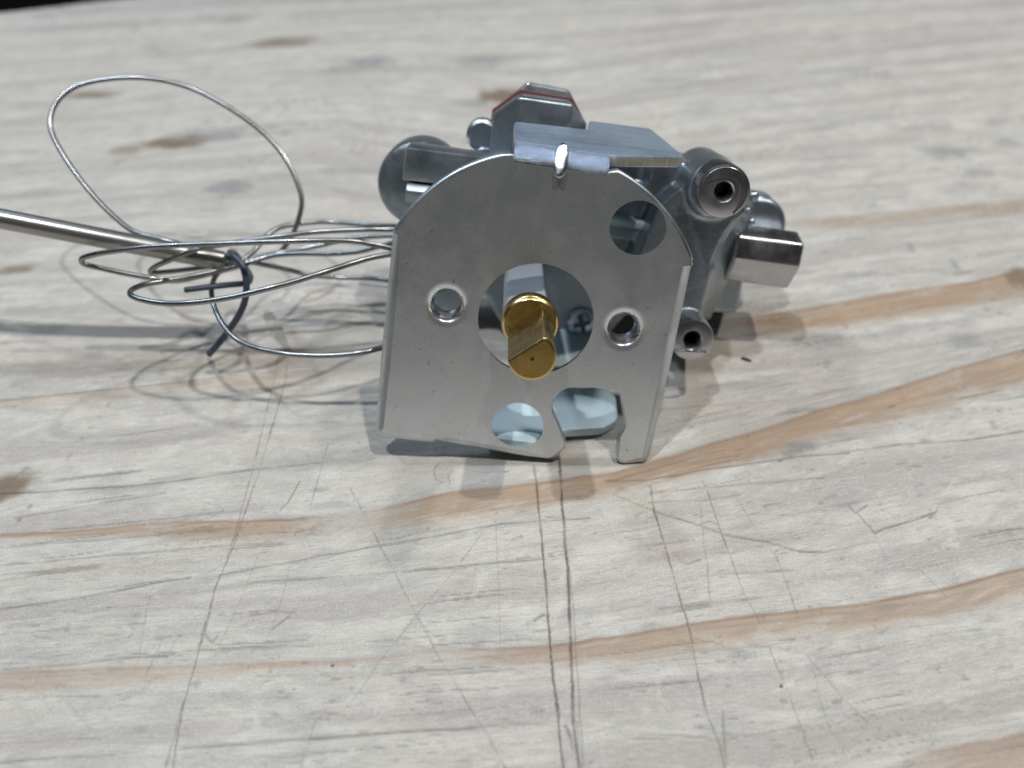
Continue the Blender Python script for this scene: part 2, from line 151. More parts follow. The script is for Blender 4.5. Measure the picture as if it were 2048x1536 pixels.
def mapping(nt, vec, scale=(1, 1, 1), rot=(0, 0, 0)):
    n = N(nt, 'ShaderNodeMapping')
    n.inputs['Scale'].default_value = scale
    n.inputs['Rotation'].default_value = rot
    link(nt, vec, n.inputs['Vector'])
    return n.outputs[0]

def metal(name, base, rough, tint=None, mottle=0.1, flecks=0.0, bump=0.0, bump_scale=2.0, brushed=None, metallic=1.0, rough_var=0.1):
    """bare metal with cloudy tarnish, dark handling flecks and fine surface relief; noise scales are per millimetre"""
    m, nt, p = new_mat(name)
    tc = N(nt, 'ShaderNodeTexCoord').outputs['Object']
    vec = mapping(nt, tc, (1000, 1000, 1000))
    cloud = noise(nt, vec, 0.16, 4, 0.6, 0.4)
    fine = noise(nt, vec, 2.4, 3, 0.6)
    dark = tuple(c * (1 - 2.2 * mottle) for c in base)
    col = mix_rgb(nt, maprange(nt, cloud, 0.3, 0.7, 0, 1), dark, tint or base)
    col = mix_rgb(nt, maprange(nt, fine, 0.35, 0.65, 0, 0.5), col, base)
    r = maprange(nt, cloud, 0.3, 0.7, rough + rough_var, max(0.05, rough - rough_var), False)
    if brushed:
        col = mix_rgb(nt, maprange(nt, noise(nt, mapping(nt, tc, tuple(1000 * s for s in brushed)), 1.0, 4, 0.7), 0.42, 0.62, 0.45, 0), col, tuple(c * 0.45 for c in base))
    if flecks > 0:
        f1 = noise(nt, vec, 1.3, 2, 0.7, 0.6)
        f2 = noise(nt, vec, 0.13, 2, 0.5)
        f = math_node(nt, 'MULTIPLY', maprange(nt, f1, 0.69, 0.74, 0, flecks), maprange(nt, f2, 0.48, 0.62, 0, 1))
        f3 = noise(nt, mapping(nt, tc, (900, 900, 330)), 1.0, 2, 0.6, 1.5)
        f4 = noise(nt, vec, 0.10, 2, 0.5)
        g = math_node(nt, 'MULTIPLY', maprange(nt, f3, 0.70, 0.735, 0, flecks), maprange(nt, f4, 0.54, 0.62, 0, 1))
        f = math_node(nt, 'MAXIMUM', f, g)
        col = mix_rgb(nt, f, col, (0.045, 0.045, 0.05))
    link(nt, col, p.inputs['Base Color'])
    link(nt, r, p.inputs['Roughness'])
    p.inputs['Metallic'].default_value = metallic
    if bump > 0 or brushed:
        b = N(nt, 'ShaderNodeBump')
        b.inputs['Strength'].default_value = 1.0
        b.inputs['Distance'].default_value = (bump if bump > 0 else 0.01) * MM
        if brushed:
            h = noise(nt, mapping(nt, tc, tuple(1000 * s for s in brushed)), 1.0, 4, 0.7)
        else:
            h = noise(nt, vec, bump_scale, 3, 0.6)
        link(nt, h, b.inputs['Height'])
        link(nt, b.outputs[0], p.inputs['Normal'])
    return m

M_PLATE = metal("zinc_plated_steel", (0.85, 0.885, 0.885), 0.27, (0.81, 0.83, 0.86), 0.045, 0.85, 0.0, 3.2, rough_var=0.05, metallic=0.84)
M_EDGE = metal("rolled_steel_edge", (0.62, 0.66, 0.68), 0.40, None, 0.08, 0.8, 0.02, 4.0)
M_SHEARED = metal("sheared_steel_edge", (0.62, 0.60, 0.54), 0.62, None, 0.10, 0.3, 0.03, brushed=(3.5, 3.5, 0.3))
M_BEND = metal("stretched_zinc_bend", (0.80, 0.86, 0.94), 0.17, None, 0.05, 0.0, 0.06, 5.0)
M_COLLAR = metal("drawn_zinc_collar", (0.68, 0.68, 0.72), 0.22, None, 0.05, 0.2, 0.03, 5.0)
M_FLANGE = metal("brushed_zinc_flange", (0.54, 0.66, 0.80), 0.40, (0.44, 0.57, 0.73), 0.10, 0.25, 0.035, brushed=(0.10, 2.0, 2.0), metallic=0.68)  # bluish base and tint put reflected room light into the colour
M_SHEET = metal("bright_zinc_sheet", (0.52, 0.65, 0.70), 0.55, None, 0.04, 0.35, 0.006, 2.0, rough_var=0.05, metallic=0.35)
M_CAST = metal("die_cast_zinc", (0.47, 0.53, 0.57), 0.37, (0.38, 0.43, 0.47), 0.14, 0.35, 0.045, 1.1, metallic=0.90)
M_MACHINED = metal("machined_zinc", (0.58, 0.58, 0.60), 0.30, None, 0.06, 0.2, 0.006, 3.0)
M_DARKBORE = metal("black_bore", (0.02, 0.02, 0.02), 0.7, metallic=0.0)  # near-black lining for the boss bores and the shaft's centre mark
M_RECESS = metal("dark_screw_recess", (0.10, 0.15, 0.18), 0.45)
M_BRASS = metal("brass", (0.82, 0.63, 0.30), 0.27, (0.76, 0.56, 0.24), 0.08, 0.25, 0.004, 3.0)
M_BRASSFACE = metal("dull_brass_face", (0.74, 0.50, 0.17), 0.32, (0.62, 0.40, 0.12), 0.08, 0.8, 0.008, 2.0)
M_STEM = metal("grey_machined_stem", (0.88, 0.90, 0.91), 0.36, None, 0.05, 0.1, 0.004, 2.0, metallic=0.5)
M_TUBE = metal("drawn_steel_tube", (0.33, 0.335, 0.335), 0.30, None, 0.08, 0.0, 0.004, 1.0, rough_var=0.05)
M_PROBE = metal("nickel_bulb", (0.38, 0.365, 0.335), 0.32, None, 0.06, 0.0, rough_var=0.04, metallic=0.85)
M_SCREW = metal("blue_zinc_screw", (0.60, 0.72, 0.76), 0.25, None, 0.1, 0.3, 0.01, 2.0)

def fold_metal():
    """plate finish giving way to crazed zinc, bluish reflections and glints painted into its colour"""
    m = metal("bent_zinc_sheet", (0.85, 0.885, 0.885), 0.27, (0.81, 0.83, 0.86), 0.025, 0.2, 0.0, 3.2, metallic=0.88)
    nt = m.node_tree; p = nt.nodes["Principled BSDF"]
    vec = mapping(nt, N(nt, 'ShaderNodeTexCoord').outputs['Object'], (1000, 1000, 1000))
    sp = N(nt, 'ShaderNodeSeparateXYZ'); link(nt, vec, sp.inputs[0])
    wob = math_node(nt, 'MULTIPLY', noise(nt, vec, 0.55, 3), 2.2)
    h = math_node(nt, 'SUBTRACT', math_node(nt, 'ADD', sp.outputs[2], wob), 1.1 + 24.35 + 20.0)
    k = maprange(nt, h, -0.2, 0.7, 0, 1)
    craze = noise(nt, vec, 4.5, 4, 0.7)
    glint_col = mix_rgb(nt, maprange(nt, craze, 0.4, 0.65, 0, 1), (0.16, 0.27, 0.50), (0.82, 0.90, 0.98))  # dark and near-white tones imitate reflections and sparkle on the bend
    old = p.inputs['Base Color'].links[0].from_socket
    link(nt, mix_rgb(nt, k, old, glint_col), p.inputs['Base Color'])
    r = N(nt, 'ShaderNodeMapRange'); link(nt, k, r.inputs[0]); r.inputs[3].default_value = 0.27; r.inputs[4].default_value = 0.20
    link(nt, r.outputs[0], p.inputs['Roughness'])
    b = N(nt, 'ShaderNodeBump'); b.inputs['Distance'].default_value = 0.22 * MM
    link(nt, math_node(nt, 'MULTIPLY', craze, k), b.inputs['Height']); link(nt, b.outputs[0], p.inputs['Normal'])
    return m
M_FOLD = fold_metal()

m, nt, p = new_mat("red_gasket")
vec = mapping(nt, N(nt, 'ShaderNodeTexCoord').outputs['Object'], (1000, 1000, 1000))
link(nt, mix_rgb(nt, noise(nt, vec, 1.2), (0.14, 0.04, 0.037), (0.26, 0.085, 0.075)), p.inputs['Base Color'])
p.inputs['Roughness'].default_value = 0.6
M_RED = m
m, nt, p = new_mat("black_tie_plastic")
vec = mapping(nt, N(nt, 'ShaderNodeTexCoord').outputs['Object'], (1000, 1000, 1000))
link(nt, mix_rgb(nt, noise(nt, vec, 1.5), (0.022, 0.031, 0.046), (0.06, 0.078, 0.105)), p.inputs['Base Color'])
p.inputs['Roughness'].default_value = 0.38
M_TIE = m
m, nt, p = new_mat("charred_splinter")
vec = mapping(nt, N(nt, 'ShaderNodeTexCoord').outputs['Object'], (1000, 1000, 1000))
link(nt, mix_rgb(nt, noise(nt, vec, 2.0), (0.012, 0.011, 0.010), (0.05, 0.045, 0.04)), p.inputs['Base Color'])
p.inputs['Roughness'].default_value = 0.8
M_CHIP = m

# ------------------------------------------------------------------ object helpers
def finish(name, verts, faces, mat, parent=None, smooth=30, flat_from=None):
    """verts in mm"""
    me = bpy.data.meshes.new(name)
    me.from_pydata([(x * MM, y * MM, z * MM) for x, y, z in verts], [], faces)
    return finish_mesh(name, me, mat, parent, smooth)

def finish_mesh(name, me, mat, parent=None, smooth=30):
    mats = mat if isinstance(mat, (list, tuple)) else [mat]
    for k in mats:
        me.materials.append(k)
    bm = bmesh.new()
    bm.from_mesh(me)
    bmesh.ops.recalc_face_normals(bm, faces=bm.faces)
    bm.to_mesh(me)
    bm.free()
    if smooth:
        me.polygons.foreach_set("use_smooth", [True] * len(me.polygons))
        me.set_sharp_from_angle(angle=math.radians(smooth))
    me.update()
    o = bpy.data.objects.new(name, me)
    C.objects.link(o)
    if parent is not None:
        o.parent = parent
    return o

def tag(o, label=None, cat=None, group=None, kind=None):
    if label: o['label'] = label
    if cat: o['category'] = cat
    if group: o['group'] = group
    if kind: o['kind'] = kind
    return o

class Shape:
    """collects solids, all in valve millimetres (u right, w away, v up)"""
    def __init__(self): self.v, self.f = [], []
    def add(self, verts, faces):
        n = len(self.v)
        self.v += [tuple(q) for q in verts]
        self.f += [tuple(i + n for i in g) for g in faces]
        return self
    def prism(self, poly, w0, w1, taper=0.0):
        """polygon in u,v swept along w"""
        n = len(poly)
        cx = sum(q[0] for q in poly) / n; cy = sum(q[1] for q in poly) / n
        a = [(x, w0, y) for x, y in poly]
        b = [(x + (x - cx) * taper, w1, y + (y - cy) * taper) for x, y in poly]
        return self.add(a + b, [tuple(range(n)), tuple(range(2 * n - 1, n - 1, -1))] +
                        [(i, (i + 1) % n, n + (i + 1) % n, n + i) for i in range(n)])
    def hull(self, pts):
        bm = bmesh.new()
        vs = [bm.verts.new(q) for q in pts]
        r = bmesh.ops.convex_hull(bm, input=vs)
        bmesh.ops.dissolve_limit(bm, angle_limit=0.02, verts=bm.verts, edges=bm.edges)
        bm.verts.index_update()
        used = [v for v in bm.verts if v.link_faces]
        ix = {v: i for i, v in enumerate(used)}
        self.add([tuple(v.co) for v in used], [tuple(ix[v] for v in f.verts) for f in bm.faces])
        bm.free()
        return self
    def lathe(self, prof, center, axis='w', n=48, lean=(0, 0)):
        """prof: (radius, distance along axis); lean shifts u,v per mm of w"""
        rings = []
        vs = []
        for r, t in prof:
            if r <= 1e-6:
                rings.append([len(vs)])
                ring = [(0, 0)]
            else:
                rings.append(list(range(len(vs), len(vs) + n)))
                ring = [(r * math.cos(2 * math.pi * k / n), r * math.sin(2 * math.pi * k / n)) for k in range(n)]
            for a, b in ring:
                if axis == 'w': vs.append((center[0] + a + lean[0] * (t - prof[0][1]), t, center[1] + b + lean[1] * (t - prof[0][1])))
                elif axis == 'u': vs.append((t, center[0] + a, center[1] + b))
                else: vs.append((center[0] + a, center[1] + b, t))
        fs = []
        for r0, r1 in zip(rings, rings[1:]):
            if len(r0) == 1 and len(r1) == 1: continue
            for k in range(n):
                k2 = (k + 1) % n
                if len(r0) == 1: fs.append((r0[0], r1[k], r1[k2]))
                elif len(r1) == 1: fs.append((r0[k], r0[k2], r1[0]))
                else: fs.append((r0[k], r0[k2], r1[k2], r1[k]))
        return self.add(vs, fs)
    def bevel(self, width, seg=2, angle=28):
        bm = bmesh.new()
        vs = [bm.verts.new(q) for q in self.v]
        for g in self.f:
            try: bm.faces.new([vs[i] for i in g])
            except ValueError: pass
        bmesh.ops.recalc_face_normals(bm, faces=bm.faces)
        es = [e for e in bm.edges if len(e.link_faces) == 2 and e.calc_face_angle(0) > math.radians(angle)]
        bmesh.ops.bevel(bm, geom=es, offset=width, offset_type='OFFSET', segments=seg, profile=0.5, affect='EDGES', clamp_overlap=True)
        bm.verts.index_update()
        self.v = [tuple(v.co) for v in bm.verts]
        self.f = [tuple(v.index for v in f.verts) for f in bm.faces]
        bm.free()
        return self
    def local(self):
        return [(a - BASE[0], b - BASE[1], c - BASE[2]) for a, b, c in self.v]
    def build_cut(self, name, mat, cut, parent, smooth=40):
        """second finish on the faces sheared by the press (normal square to v)"""
        o = finish(name, self.local(), self.f, [mat, cut], parent, smooth)
        for f in o.data.polygons:
            if abs(f.normal.z) < 0.35: f.material_index = 1
        return o
    def build(self, name, mat, parent, smooth=30):
        return finish(name, self.local(), self.f, mat, parent, smooth)

def catmull(pts, sub=10):
    P = [np.array(q, float) for q in pts]
    P = [2 * P[0] - P[1]] + P + [2 * P[-1] - P[-2]]
    out = []
    for i in range(1, len(P) - 2):
        p0, p1, p2, p3 = P[i - 1:i + 3]
        t0 = 0.0
        t1 = t0 + max(1e-4, np.linalg.norm(p1 - p0)) ** 0.5
        t2 = t1 + max(1e-4, np.linalg.norm(p2 - p1)) ** 0.5
        t3 = t2 + max(1e-4, np.linalg.norm(p3 - p2)) ** 0.5
        for k in range(sub):
            t = t1 + (t2 - t1) * k / sub
            a1 = (t1 - t) / (t1 - t0) * p0 + (t - t0) / (t1 - t0) * p1
            a2 = (t2 - t) / (t2 - t1) * p1 + (t - t1) / (t2 - t1) * p2
            a3 = (t3 - t) / (t3 - t2) * p2 + (t - t2) / (t3 - t2) * p3
            b1 = (t2 - t) / (t2 - t0) * a1 + (t - t0) / (t2 - t0) * a2
            b2 = (t3 - t) / (t3 - t1) * a2 + (t - t1) / (t3 - t1) * a3
            out.append((t2 - t) / (t2 - t1) * b1 + (t - t1) / (t2 - t1) * b2)
    out.append(P[-2])
    return out

def tube_shape(pts, radius, n=14, sub=10, smooth_pass=2, flat=1.0):
    path = catmull(pts, sub)
    for _ in range(smooth_pass):
        q = [path[0]] + [(path[i - 1] + 2 * path[i] + path[i + 1]) / 4 for i in range(1, len(path) - 1)] + [path[-1]]
        path = q
    s = Shape()
    vs, fs = [], []
    nrm = None
    for i, c in enumerate(path):
        tn = path[min(i + 1, len(path) - 1)] - path[max(i - 1, 0)]
        tn = tn / np.linalg.norm(tn)
        if nrm is None:
            nrm = np.cross(tn, [0.3, 0.2, 1.0])
        nrm = nrm - tn * np.dot(nrm, tn)
        nrm = nrm / np.linalg.norm(nrm)
        bn = np.cross(tn, nrm)
        r = radius(i / (len(path) - 1)) if callable(radius) else radius
        for k in range(n):
            a = 2 * math.pi * k / n
            vs.append(tuple(c + nrm * r * math.cos(a) + bn * r * flat * math.sin(a)))
    for i in range(len(path) - 1):
        for k in range(n):
            k2 = (k + 1) % n
            fs.append((i * n + k, i * n + k2, (i + 1) * n + k2, (i + 1) * n + k))
    fs.append(tuple(range(n)))
    fs.append(tuple(range((len(path) - 1) * n, len(path) * n)))
    s.add(vs, fs)
    return s

# ------------------------------------------------------------------ workbench top
_tab = rng.rand(512, 512)
def vnoise(x, y, seed=0):
    x = x + seed * 37.17; y = y + seed * 91.73
    xi = np.floor(x).astype(np.int64); yi = np.floor(y).astype(np.int64)
    fx = x - xi; fy = y - yi
    fx = fx * fx * (3 - 2 * fx); fy = fy * fy * (3 - 2 * fy)
    a = _tab[xi & 511, yi & 511]; b = _tab[(xi + 1) & 511, yi & 511]
    c = _tab[xi & 511, (yi + 1) & 511]; d = _tab[(xi + 1) & 511, (yi + 1) & 511]
    return (a * (1 - fx) + b * fx) * (1 - fy) + (c * (1 - fx) + d * fx) * fy
def fbm(x, y, oct=3, seed=0, gain=0.5):
    s = 0; amp = 1; tot = 0
    for k in range(oct):
        s = s + amp * vnoise(x * 2 ** k, y * 2 ** k, seed + k * 3)
        tot += amp; amp *= gain
    return s / tot
def sstep(a, b, x):
    t = np.clip((x - a) / (b - a), 0, 1)
    return t * t * (3 - 2 * t)
def curve_y(pts, x):
    px = np.array([q[0] for q in pts]); py = np.array([q[1] for q in pts])
    y = np.interp(x, px, py)
    sl = (py[-1] - py[0]) / (px[-1] - px[0])
    y = np.where(x < px[0], py[0] + sl * (x - px[0]), y)
    return np.where(x > px[-1], py[-1] + sl * (x - px[-1]), y)

def build_workbench():
    xs = np.concatenate([np.arange(-420, -200, 7.0), np.arange(-200, -72, 0.62), np.arange(-72, 72, 0.14), np.arange(72, 200, 0.62), np.arange(200, 421, 7.0)])
    ys = np.concatenate([np.concatenate([np.arange(-700, -100, 15.0), np.arange(-100, 40, 5.0)]), np.arange(40, 130, 0.25), np.arange(130, 205, 0.42), np.arange(205, 340, 1.0), np.arange(340, 470, 5.0)])
    nx, ny = len(xs), len(ys)
    X, Y = np.meshgrid(xs, ys)
    # grain coordinate: the growth rings follow measured lines in the board
    cs = np.stack([curve_y(c, xs) for c in GRAIN_CURVES])            # far to near
    order = np.argsort(-cs[:, nx // 2]); cs = cs[order]
    for i in range(1, len(cs)):
        cs[i] = np.minimum(cs[i], cs[i - 1] - 2.0)
    lev = cs[:, nx // 2].copy()
    G = np.empty_like(X)
    for j in range(nx):
        yy = cs[::-1, j]; ll = lev[::-1]
        g = np.interp(ys, yy, ll)
        g = np.where(ys < yy[0], ll[0] + (ys - yy[0]), g)
        G[:, j] = np.where(ys > yy[-1], ll[-1] + (ys - yy[-1]), g)
    G = G + 1.6 * (fbm(X / 45, Y / 14, 2, 5) - 0.5) + 0.5 * (fbm(X / 9, Y / 3, 2, 8) - 0.5)
    band = np.zeros_like(X); edge = np.zeros_like(X)
    for top, bot, k in BANDS:
        xa, xb = top[0][0], top[-1][0]
        t = curve_y(top, xs)[None, :] + 0.5 * (fbm(X / 3.5, Y * 0 + k, 2, 21) - 0.5)
        b = curve_y(bot, xs)[None, :]
        d = (t - Y) / np.maximum(0.4, t - b)                         # 0 at the sharp edge, 1 at the soft edge
        mask = sstep(-0.06, 0.05, d) * (1 - sstep(0.55, 1.25, d + 0.45 * (fbm(X / 8, G / 0.5, 2, 31) - 0.5)))
        lim = 1.0 * np.ones_like(xs)
        if xa > -60: lim = lim * sstep(xa - 2, xa + 14, xs)
        if xb < 50: lim = lim * (1 - sstep(xb - 14, xb + 2, xs))
        mask = mask * lim[None, :] * k
        band = np.maximum(band, mask)
        edge = np.maximum(edge, np.exp(-((t - Y - 0.12) / 0.30) ** 2) * lim[None, :] * k * (0.5 + 0.5 * fbm(X / 6, Y / 6, 2, 77)))
    groove = np.zeros_like(X); burr = np.zeros_like(X)
    for ci, (pts, wd, k) in enumerate(CUTS):
        acc = 0.0
        for (ax, ay), (bx, by) in zip(pts, pts[1:]):
            pad = 1.6
            j0, j1 = np.searchsorted(xs, [min(ax, bx) - pad, max(ax, bx) + pad])
            i0, i1 = np.searchsorted(ys, [min(ay, by) - pad, max(ay, by) + pad])
            if j1 <= j0 or i1 <= i0: continue
            x = X[i0:i1, j0:j1]; y = Y[i0:i1, j0:j1]
            x = x + 0.22 * (vnoise(y / 4.0 + ci * 9, x * 0 + ci, 3) - 0.5) + 0.20 * (vnoise(x / 0.3, y / 0.3, 5) - 0.5)
            y = y + 0.22 * (vnoise(x / 4 + ci * 5, x * 0 + ci, 4) - 0.5)
            ll = math.hypot(bx - ax, by - ay)
            h = np.clip(((x - ax) * (bx - ax) + (y - ay) * (by - ay)) / ll ** 2, 0, 1)
            d = np.hypot(x - ax - h * (bx - ax), y - ay - h * (by - ay))
            var = 0.45 + 0.80 * vnoise((acc + h * ll) / 3.1 + ci * 13, x * 0 + ci * 1.7, 6)
            wl = max((0.21 if ay < 130 else 0.40) if abs(bx - ax) > 2 * abs(by - ay) else 0.085, wd * 0.38) * (0.6 + 0.7 * vnoise((acc + h * ll) / 1.7, x * 0 + ci, 9))
            val = k * np.clip(var, 0, 1) * np.exp(-(d / wl) ** 2)
            groove[i0:i1, j0:j1] = np.maximum(groove[i0:i1, j0:j1], val)
            brr = k * np.clip(var, 0, 1) * np.exp(-((d - 2.2 * wl) / (1.2 * wl)) ** 2)
            burr[i0:i1, j0:j1] = np.maximum(burr[i0:i1, j0:j1], brr)
            acc += ll
    brown = np.zeros_like(X); grey = np.zeros_like(X)
    for x0, y0, rx, ry, kind, k in STAINS_AND_SHADE:
        sl = 0.10
        dx = (X - x0); dy = (Y - y0 - sl * dx)
        r = np.sqrt((dx / rx) ** 2 + (dy / ry) ** 2)
        if kind == 'speck':
            groove = np.maximum(groove, k * (1 - sstep(0.7, 1.1, r))); continue
        r = r + 0.9 * (fbm(X / (0.45 * rx), G / (0.5 * ry), 3, 41) - 0.5)
        mk = k * (1 - sstep(0.45, 1.25, r))
        if kind == 'brown': brown = np.maximum(brown, mk)
        else: grey = np.maximum(grey, mk)
    for k_, (pts, wd, k) in enumerate(STREAKS):
        yc = curve_y(pts, xs)[None, :]
        lim = sstep(pts[0][0] - 4, pts[0][0] + 12, xs) * (1 - sstep(pts[-1][0] - 12, pts[-1][0] + 4, xs)) if pts[-1][0] < 150 else sstep(pts[0][0] - 4, pts[0][0] + 25, xs)
        mk = k * np.exp(-((Y - yc + 1.2 * (fbm(X / 14, Y * 0 + k_, 2, 91) - 0.5)) / wd) ** 2) * lim[None, :] * (0.35 + 0.9 * fbm(X / 20, G / 1.5, 3, 95))
        grey = np.maximum(grey, mk)
    # short dark pores and torn fibres lying along the grain
    zone = sstep(0.35, 0.62, fbm(X / 26, Y / 13, 2, 51))
    tick = sstep(0.74, 0.84, fbm(X / 2.4, G / 0.50, 2, 61)) * (0.25 + 0.75 * zone)
    line = sstep(0.75, 0.84, fbm(X / 30, G / 0.50, 2, 66)) * (0.25 + 0.75 * sstep(0.4, 0.6, fbm(X / 9, Y / 30, 2, 67)))
    tick2 = sstep(0.74, 0.86, fbm(X / 0.8, Y / 0.6, 2, 71)) * sstep(0.52, 0.72, fbm(X / 9, Y / 6, 2, 73))
    groove = np.maximum(groove, np.maximum(np.maximum(0.34 * tick, 0.45 * line), 0.30 * tick2))
    ridge = fbm(X / 9, G / 0.9, 3, 81) - 0.5
    Z = 0.10 * ridge - 0.20 * np.clip(groove, 0, 1) + 0.05 * burr - 0.06 * band - 0.10 * brown
    fade = sstep(-60, 20, Y)
    Z = np.clip(Z, -0.5, 0.06) * fade - 0.06
    co = np.stack([X, Y, Z], -1).reshape(-1, 3) * MM
    # far edge of the board runs along the grain
    (ex0, ey0), (ex1, ey1) = EDGE
    sl = (ey1 - ey0) / (ex1 - ex0)
    keep = (ys[:-1, None] < ey0 + sl * (xs[None, :-1] - ex0))
    ii, jj = np.nonzero(keep)
    a = ii * nx + jj
    quads = np.stack([a, a + 1, a + nx + 1, a + nx], -1).astype(np.int32)
    # board thickness: skirt and underside
    slab_top, slab_bot = -1.0, -42.0
    outline = [(-420, -700), (420, -700), (420, ey0 + sl * (420 - ex0) - 1), (-420, ey0 + sl * (-420 - ex0) - 1)]
    base = len(co)
    sv = np.array([(x, y, slab_top) for x, y in outline] + [(x, y, slab_bot) for x, y in outline]) * MM
    sq = np.array([(0, 1, 5, 4), (1, 2, 6, 5), (2, 3, 7, 6), (3, 0, 4, 7), (7, 6, 5, 4), (0, 1, 2, 3)][:5], dtype=np.int32) + base
    co = np.concatenate([co, sv]); quads = np.concatenate([quads, sq])
    me = bpy.data.meshes.new("workbench_top")
    me.vertices.add(len(co)); me.vertices.foreach_set("co", co.astype(np.float32).ravel())
    me.loops.add(quads.size); me.loops.foreach_set("vertex_index", quads.ravel())
    me.polygons.add(len(quads)); me.polygons.foreach_set("loop_start", np.arange(0, quads.size, 4, dtype=np.int32))
    me.polygons.foreach_set("use_smooth", np.ones(len(quads), dtype=bool))
    def attr(name, arr, typ, fld):
        at = me.attributes.new(name, typ, 'POINT'); at.data.foreach_set(fld, arr.astype(np.float32).ravel())
    z8 = np.zeros(8)
    cat = lambda A: np.concatenate([A.ravel(), z8])
    attr("marks", np.stack([cat(band), cat(np.clip(groove, 0, 1)), cat(brown), cat(grey)], -1), 'FLOAT_COLOR', 'color')
    attr("grain", np.stack([cat(X), cat(G), cat(edge)], -1), 'FLOAT_VECTOR', 'vector')
    me.update(calc_edges=True)
    me.validate()
    o = bpy.data.objects.new("workbench_top", me)
    C.objects.link(o)
    o['kind'] = 'structure'
    me.materials.append(wood_material())
    return o

def wood_material():
    m, nt, p = new_mat("worn_whitewashed_pine")
    marks = N(nt, 'ShaderNodeAttribute', attribute_name="marks")
    gr = N(nt, 'ShaderNodeAttribute', attribute_name="grain")
    sep = N(nt, 'ShaderNodeSeparateColor'); link(nt, marks.outputs['Color'], sep.inputs[0])
    band, groove, brown = sep.outputs[0], sep.outputs[1], sep.outputs[2]
    grey = marks.outputs['Alpha']
    sg = N(nt, 'ShaderNodeSeparateXYZ'); link(nt, gr.outputs['Vector'], sg.inputs[0])
    edge = sg.outputs[2]
    cmb = N(nt, 'ShaderNodeCombineXYZ'); link(nt, sg.outputs[0], cmb.inputs[0]); link(nt, sg.outputs[1], cmb.inputs[1])
    gv = cmb.outputs[0]                                               # millimetres along / across the grain
    iso = mapping(nt, N(nt, 'ShaderNodeTexCoord').outputs['Object'], (1000, 1000, 1000))
    streak = noise(nt, mapping(nt, gv, (0.05, 1.7, 1)), 1.0, 4, 0.62, 0.3)
    wide = noise(nt, mapping(nt, gv, (0.018, 0.20, 1)), 1.0, 3, 0.55, 0.4)
    patch = noise(nt, mapping(nt, gv, (0.10, 0.34, 1)), 1.0, 5, 0.62, 0.5)
    fibre = noise(nt, mapping(nt, gv, (0.35, 5.5, 1)), 1.0, 3, 0.6)
    grit = noise(nt, iso, 3.2, 3, 0.65)
    blotch = noise(nt, mapping(nt, gv, (0.12, 0.22, 1)), 1.0, 4, 0.65, 0.8)
    far = noise(nt, mapping(nt, gv, (0.010, 0.16, 1)), 1.0, 3, 0.5, 0.3)
    c = mix_rgb(nt, maprange(nt, patch, 0.34, 0.64, 0, 1), (0.43, 0.405, 0.365), (0.585, 0.55, 0.49))
    c = mix_rgb(nt, maprange(nt, wide, 0.44, 0.66, 0, 0.60), c, (0.52, 0.475, 0.41))
    c = mix_rgb(nt, maprange(nt, far, 0.48, 0.62, 0, 0.85), c, (0.41, 0.375, 0.335))
    c = mix_rgb(nt, maprange(nt, blotch, 0.52, 0.70, 0, 0.45), c, (0.39, 0.37, 0.345))
    c = mix_rgb(nt, maprange(nt, blotch, 0.45, 0.30, 0, 0.45), c, (0.67, 0.64, 0.58))
    c = mix_rgb(nt, maprange(nt, streak, 0.52, 0.74, 0, 0.55), c, (0.36, 0.33, 0.30))
    c = mix_rgb(nt, maprange(nt, fibre, 0.47, 0.75, 0, 0.45), c, (0.35, 0.325, 0.30))
    c = mix_rgb(nt, maprange(nt, fibre, 0.50, 0.28, 0, 0.40), c, (0.71, 0.685, 0.635))
    c = mix_rgb(nt, maprange(nt, grit, 0.50, 0.70, 0, 0.32), c, (0.74, 0.72, 0.68))
    c = mix_rgb(nt, maprange(nt, grit, 0.47, 0.30, 0, 0.32), c, (0.30, 0.28, 0.26))
    # bare latewood, partly still whitened
    ob = mix_rgb(nt, maprange(nt, streak, 0.35, 0.7, 0, 1), (0.41, 0.285, 0.185), (0.31, 0.215, 0.145))
    white_left = maprange(nt, patch, 0.48, 0.72, 1.0, 0.50)
    c = mix_rgb(nt, math_node(nt, 'MULTIPLY', math_node(nt, 'MULTIPLY', band, white_left), 0.92), c, ob)
    c = mix_rgb(nt, math_node(nt, 'MULTIPLY', edge, 0.75), c, (0.27, 0.155, 0.10))
    c = mix_rgb(nt, math_node(nt, 'MULTIPLY', grey, 0.62), c, (0.20, 0.20, 0.215))
    c = mix_rgb(nt, math_node(nt, 'MULTIPLY', brown, 0.88), c, mix_rgb(nt, streak, (0.09, 0.060, 0.036), (0.26, 0.18, 0.11)))
    c = mix_rgb(nt, math_node(nt, 'MULTIPLY', groove, 0.92), c, (0.075, 0.058, 0.046))
    link(nt, c, p.inputs['Base Color'])
    p.inputs['Roughness'].default_value = 0.62
    p.inputs['Specular IOR Level'].default_value = 0.35
    b = N(nt, 'ShaderNodeBump'); b.inputs['Strength'].default_value = 0.9; b.inputs['Distance'].default_value = 0.16 * MM
    h = math_node(nt, 'ADD', math_node(nt, 'MULTIPLY', fibre, 0.8), math_node(nt, 'ADD', math_node(nt, 'MULTIPLY', grit, 0.7), math_node(nt, 'MULTIPLY', streak, 0.6)))
    link(nt, h, b.inputs['Height']); link(nt, b.outputs[0], p.inputs['Normal'])
    return m

build_workbench()

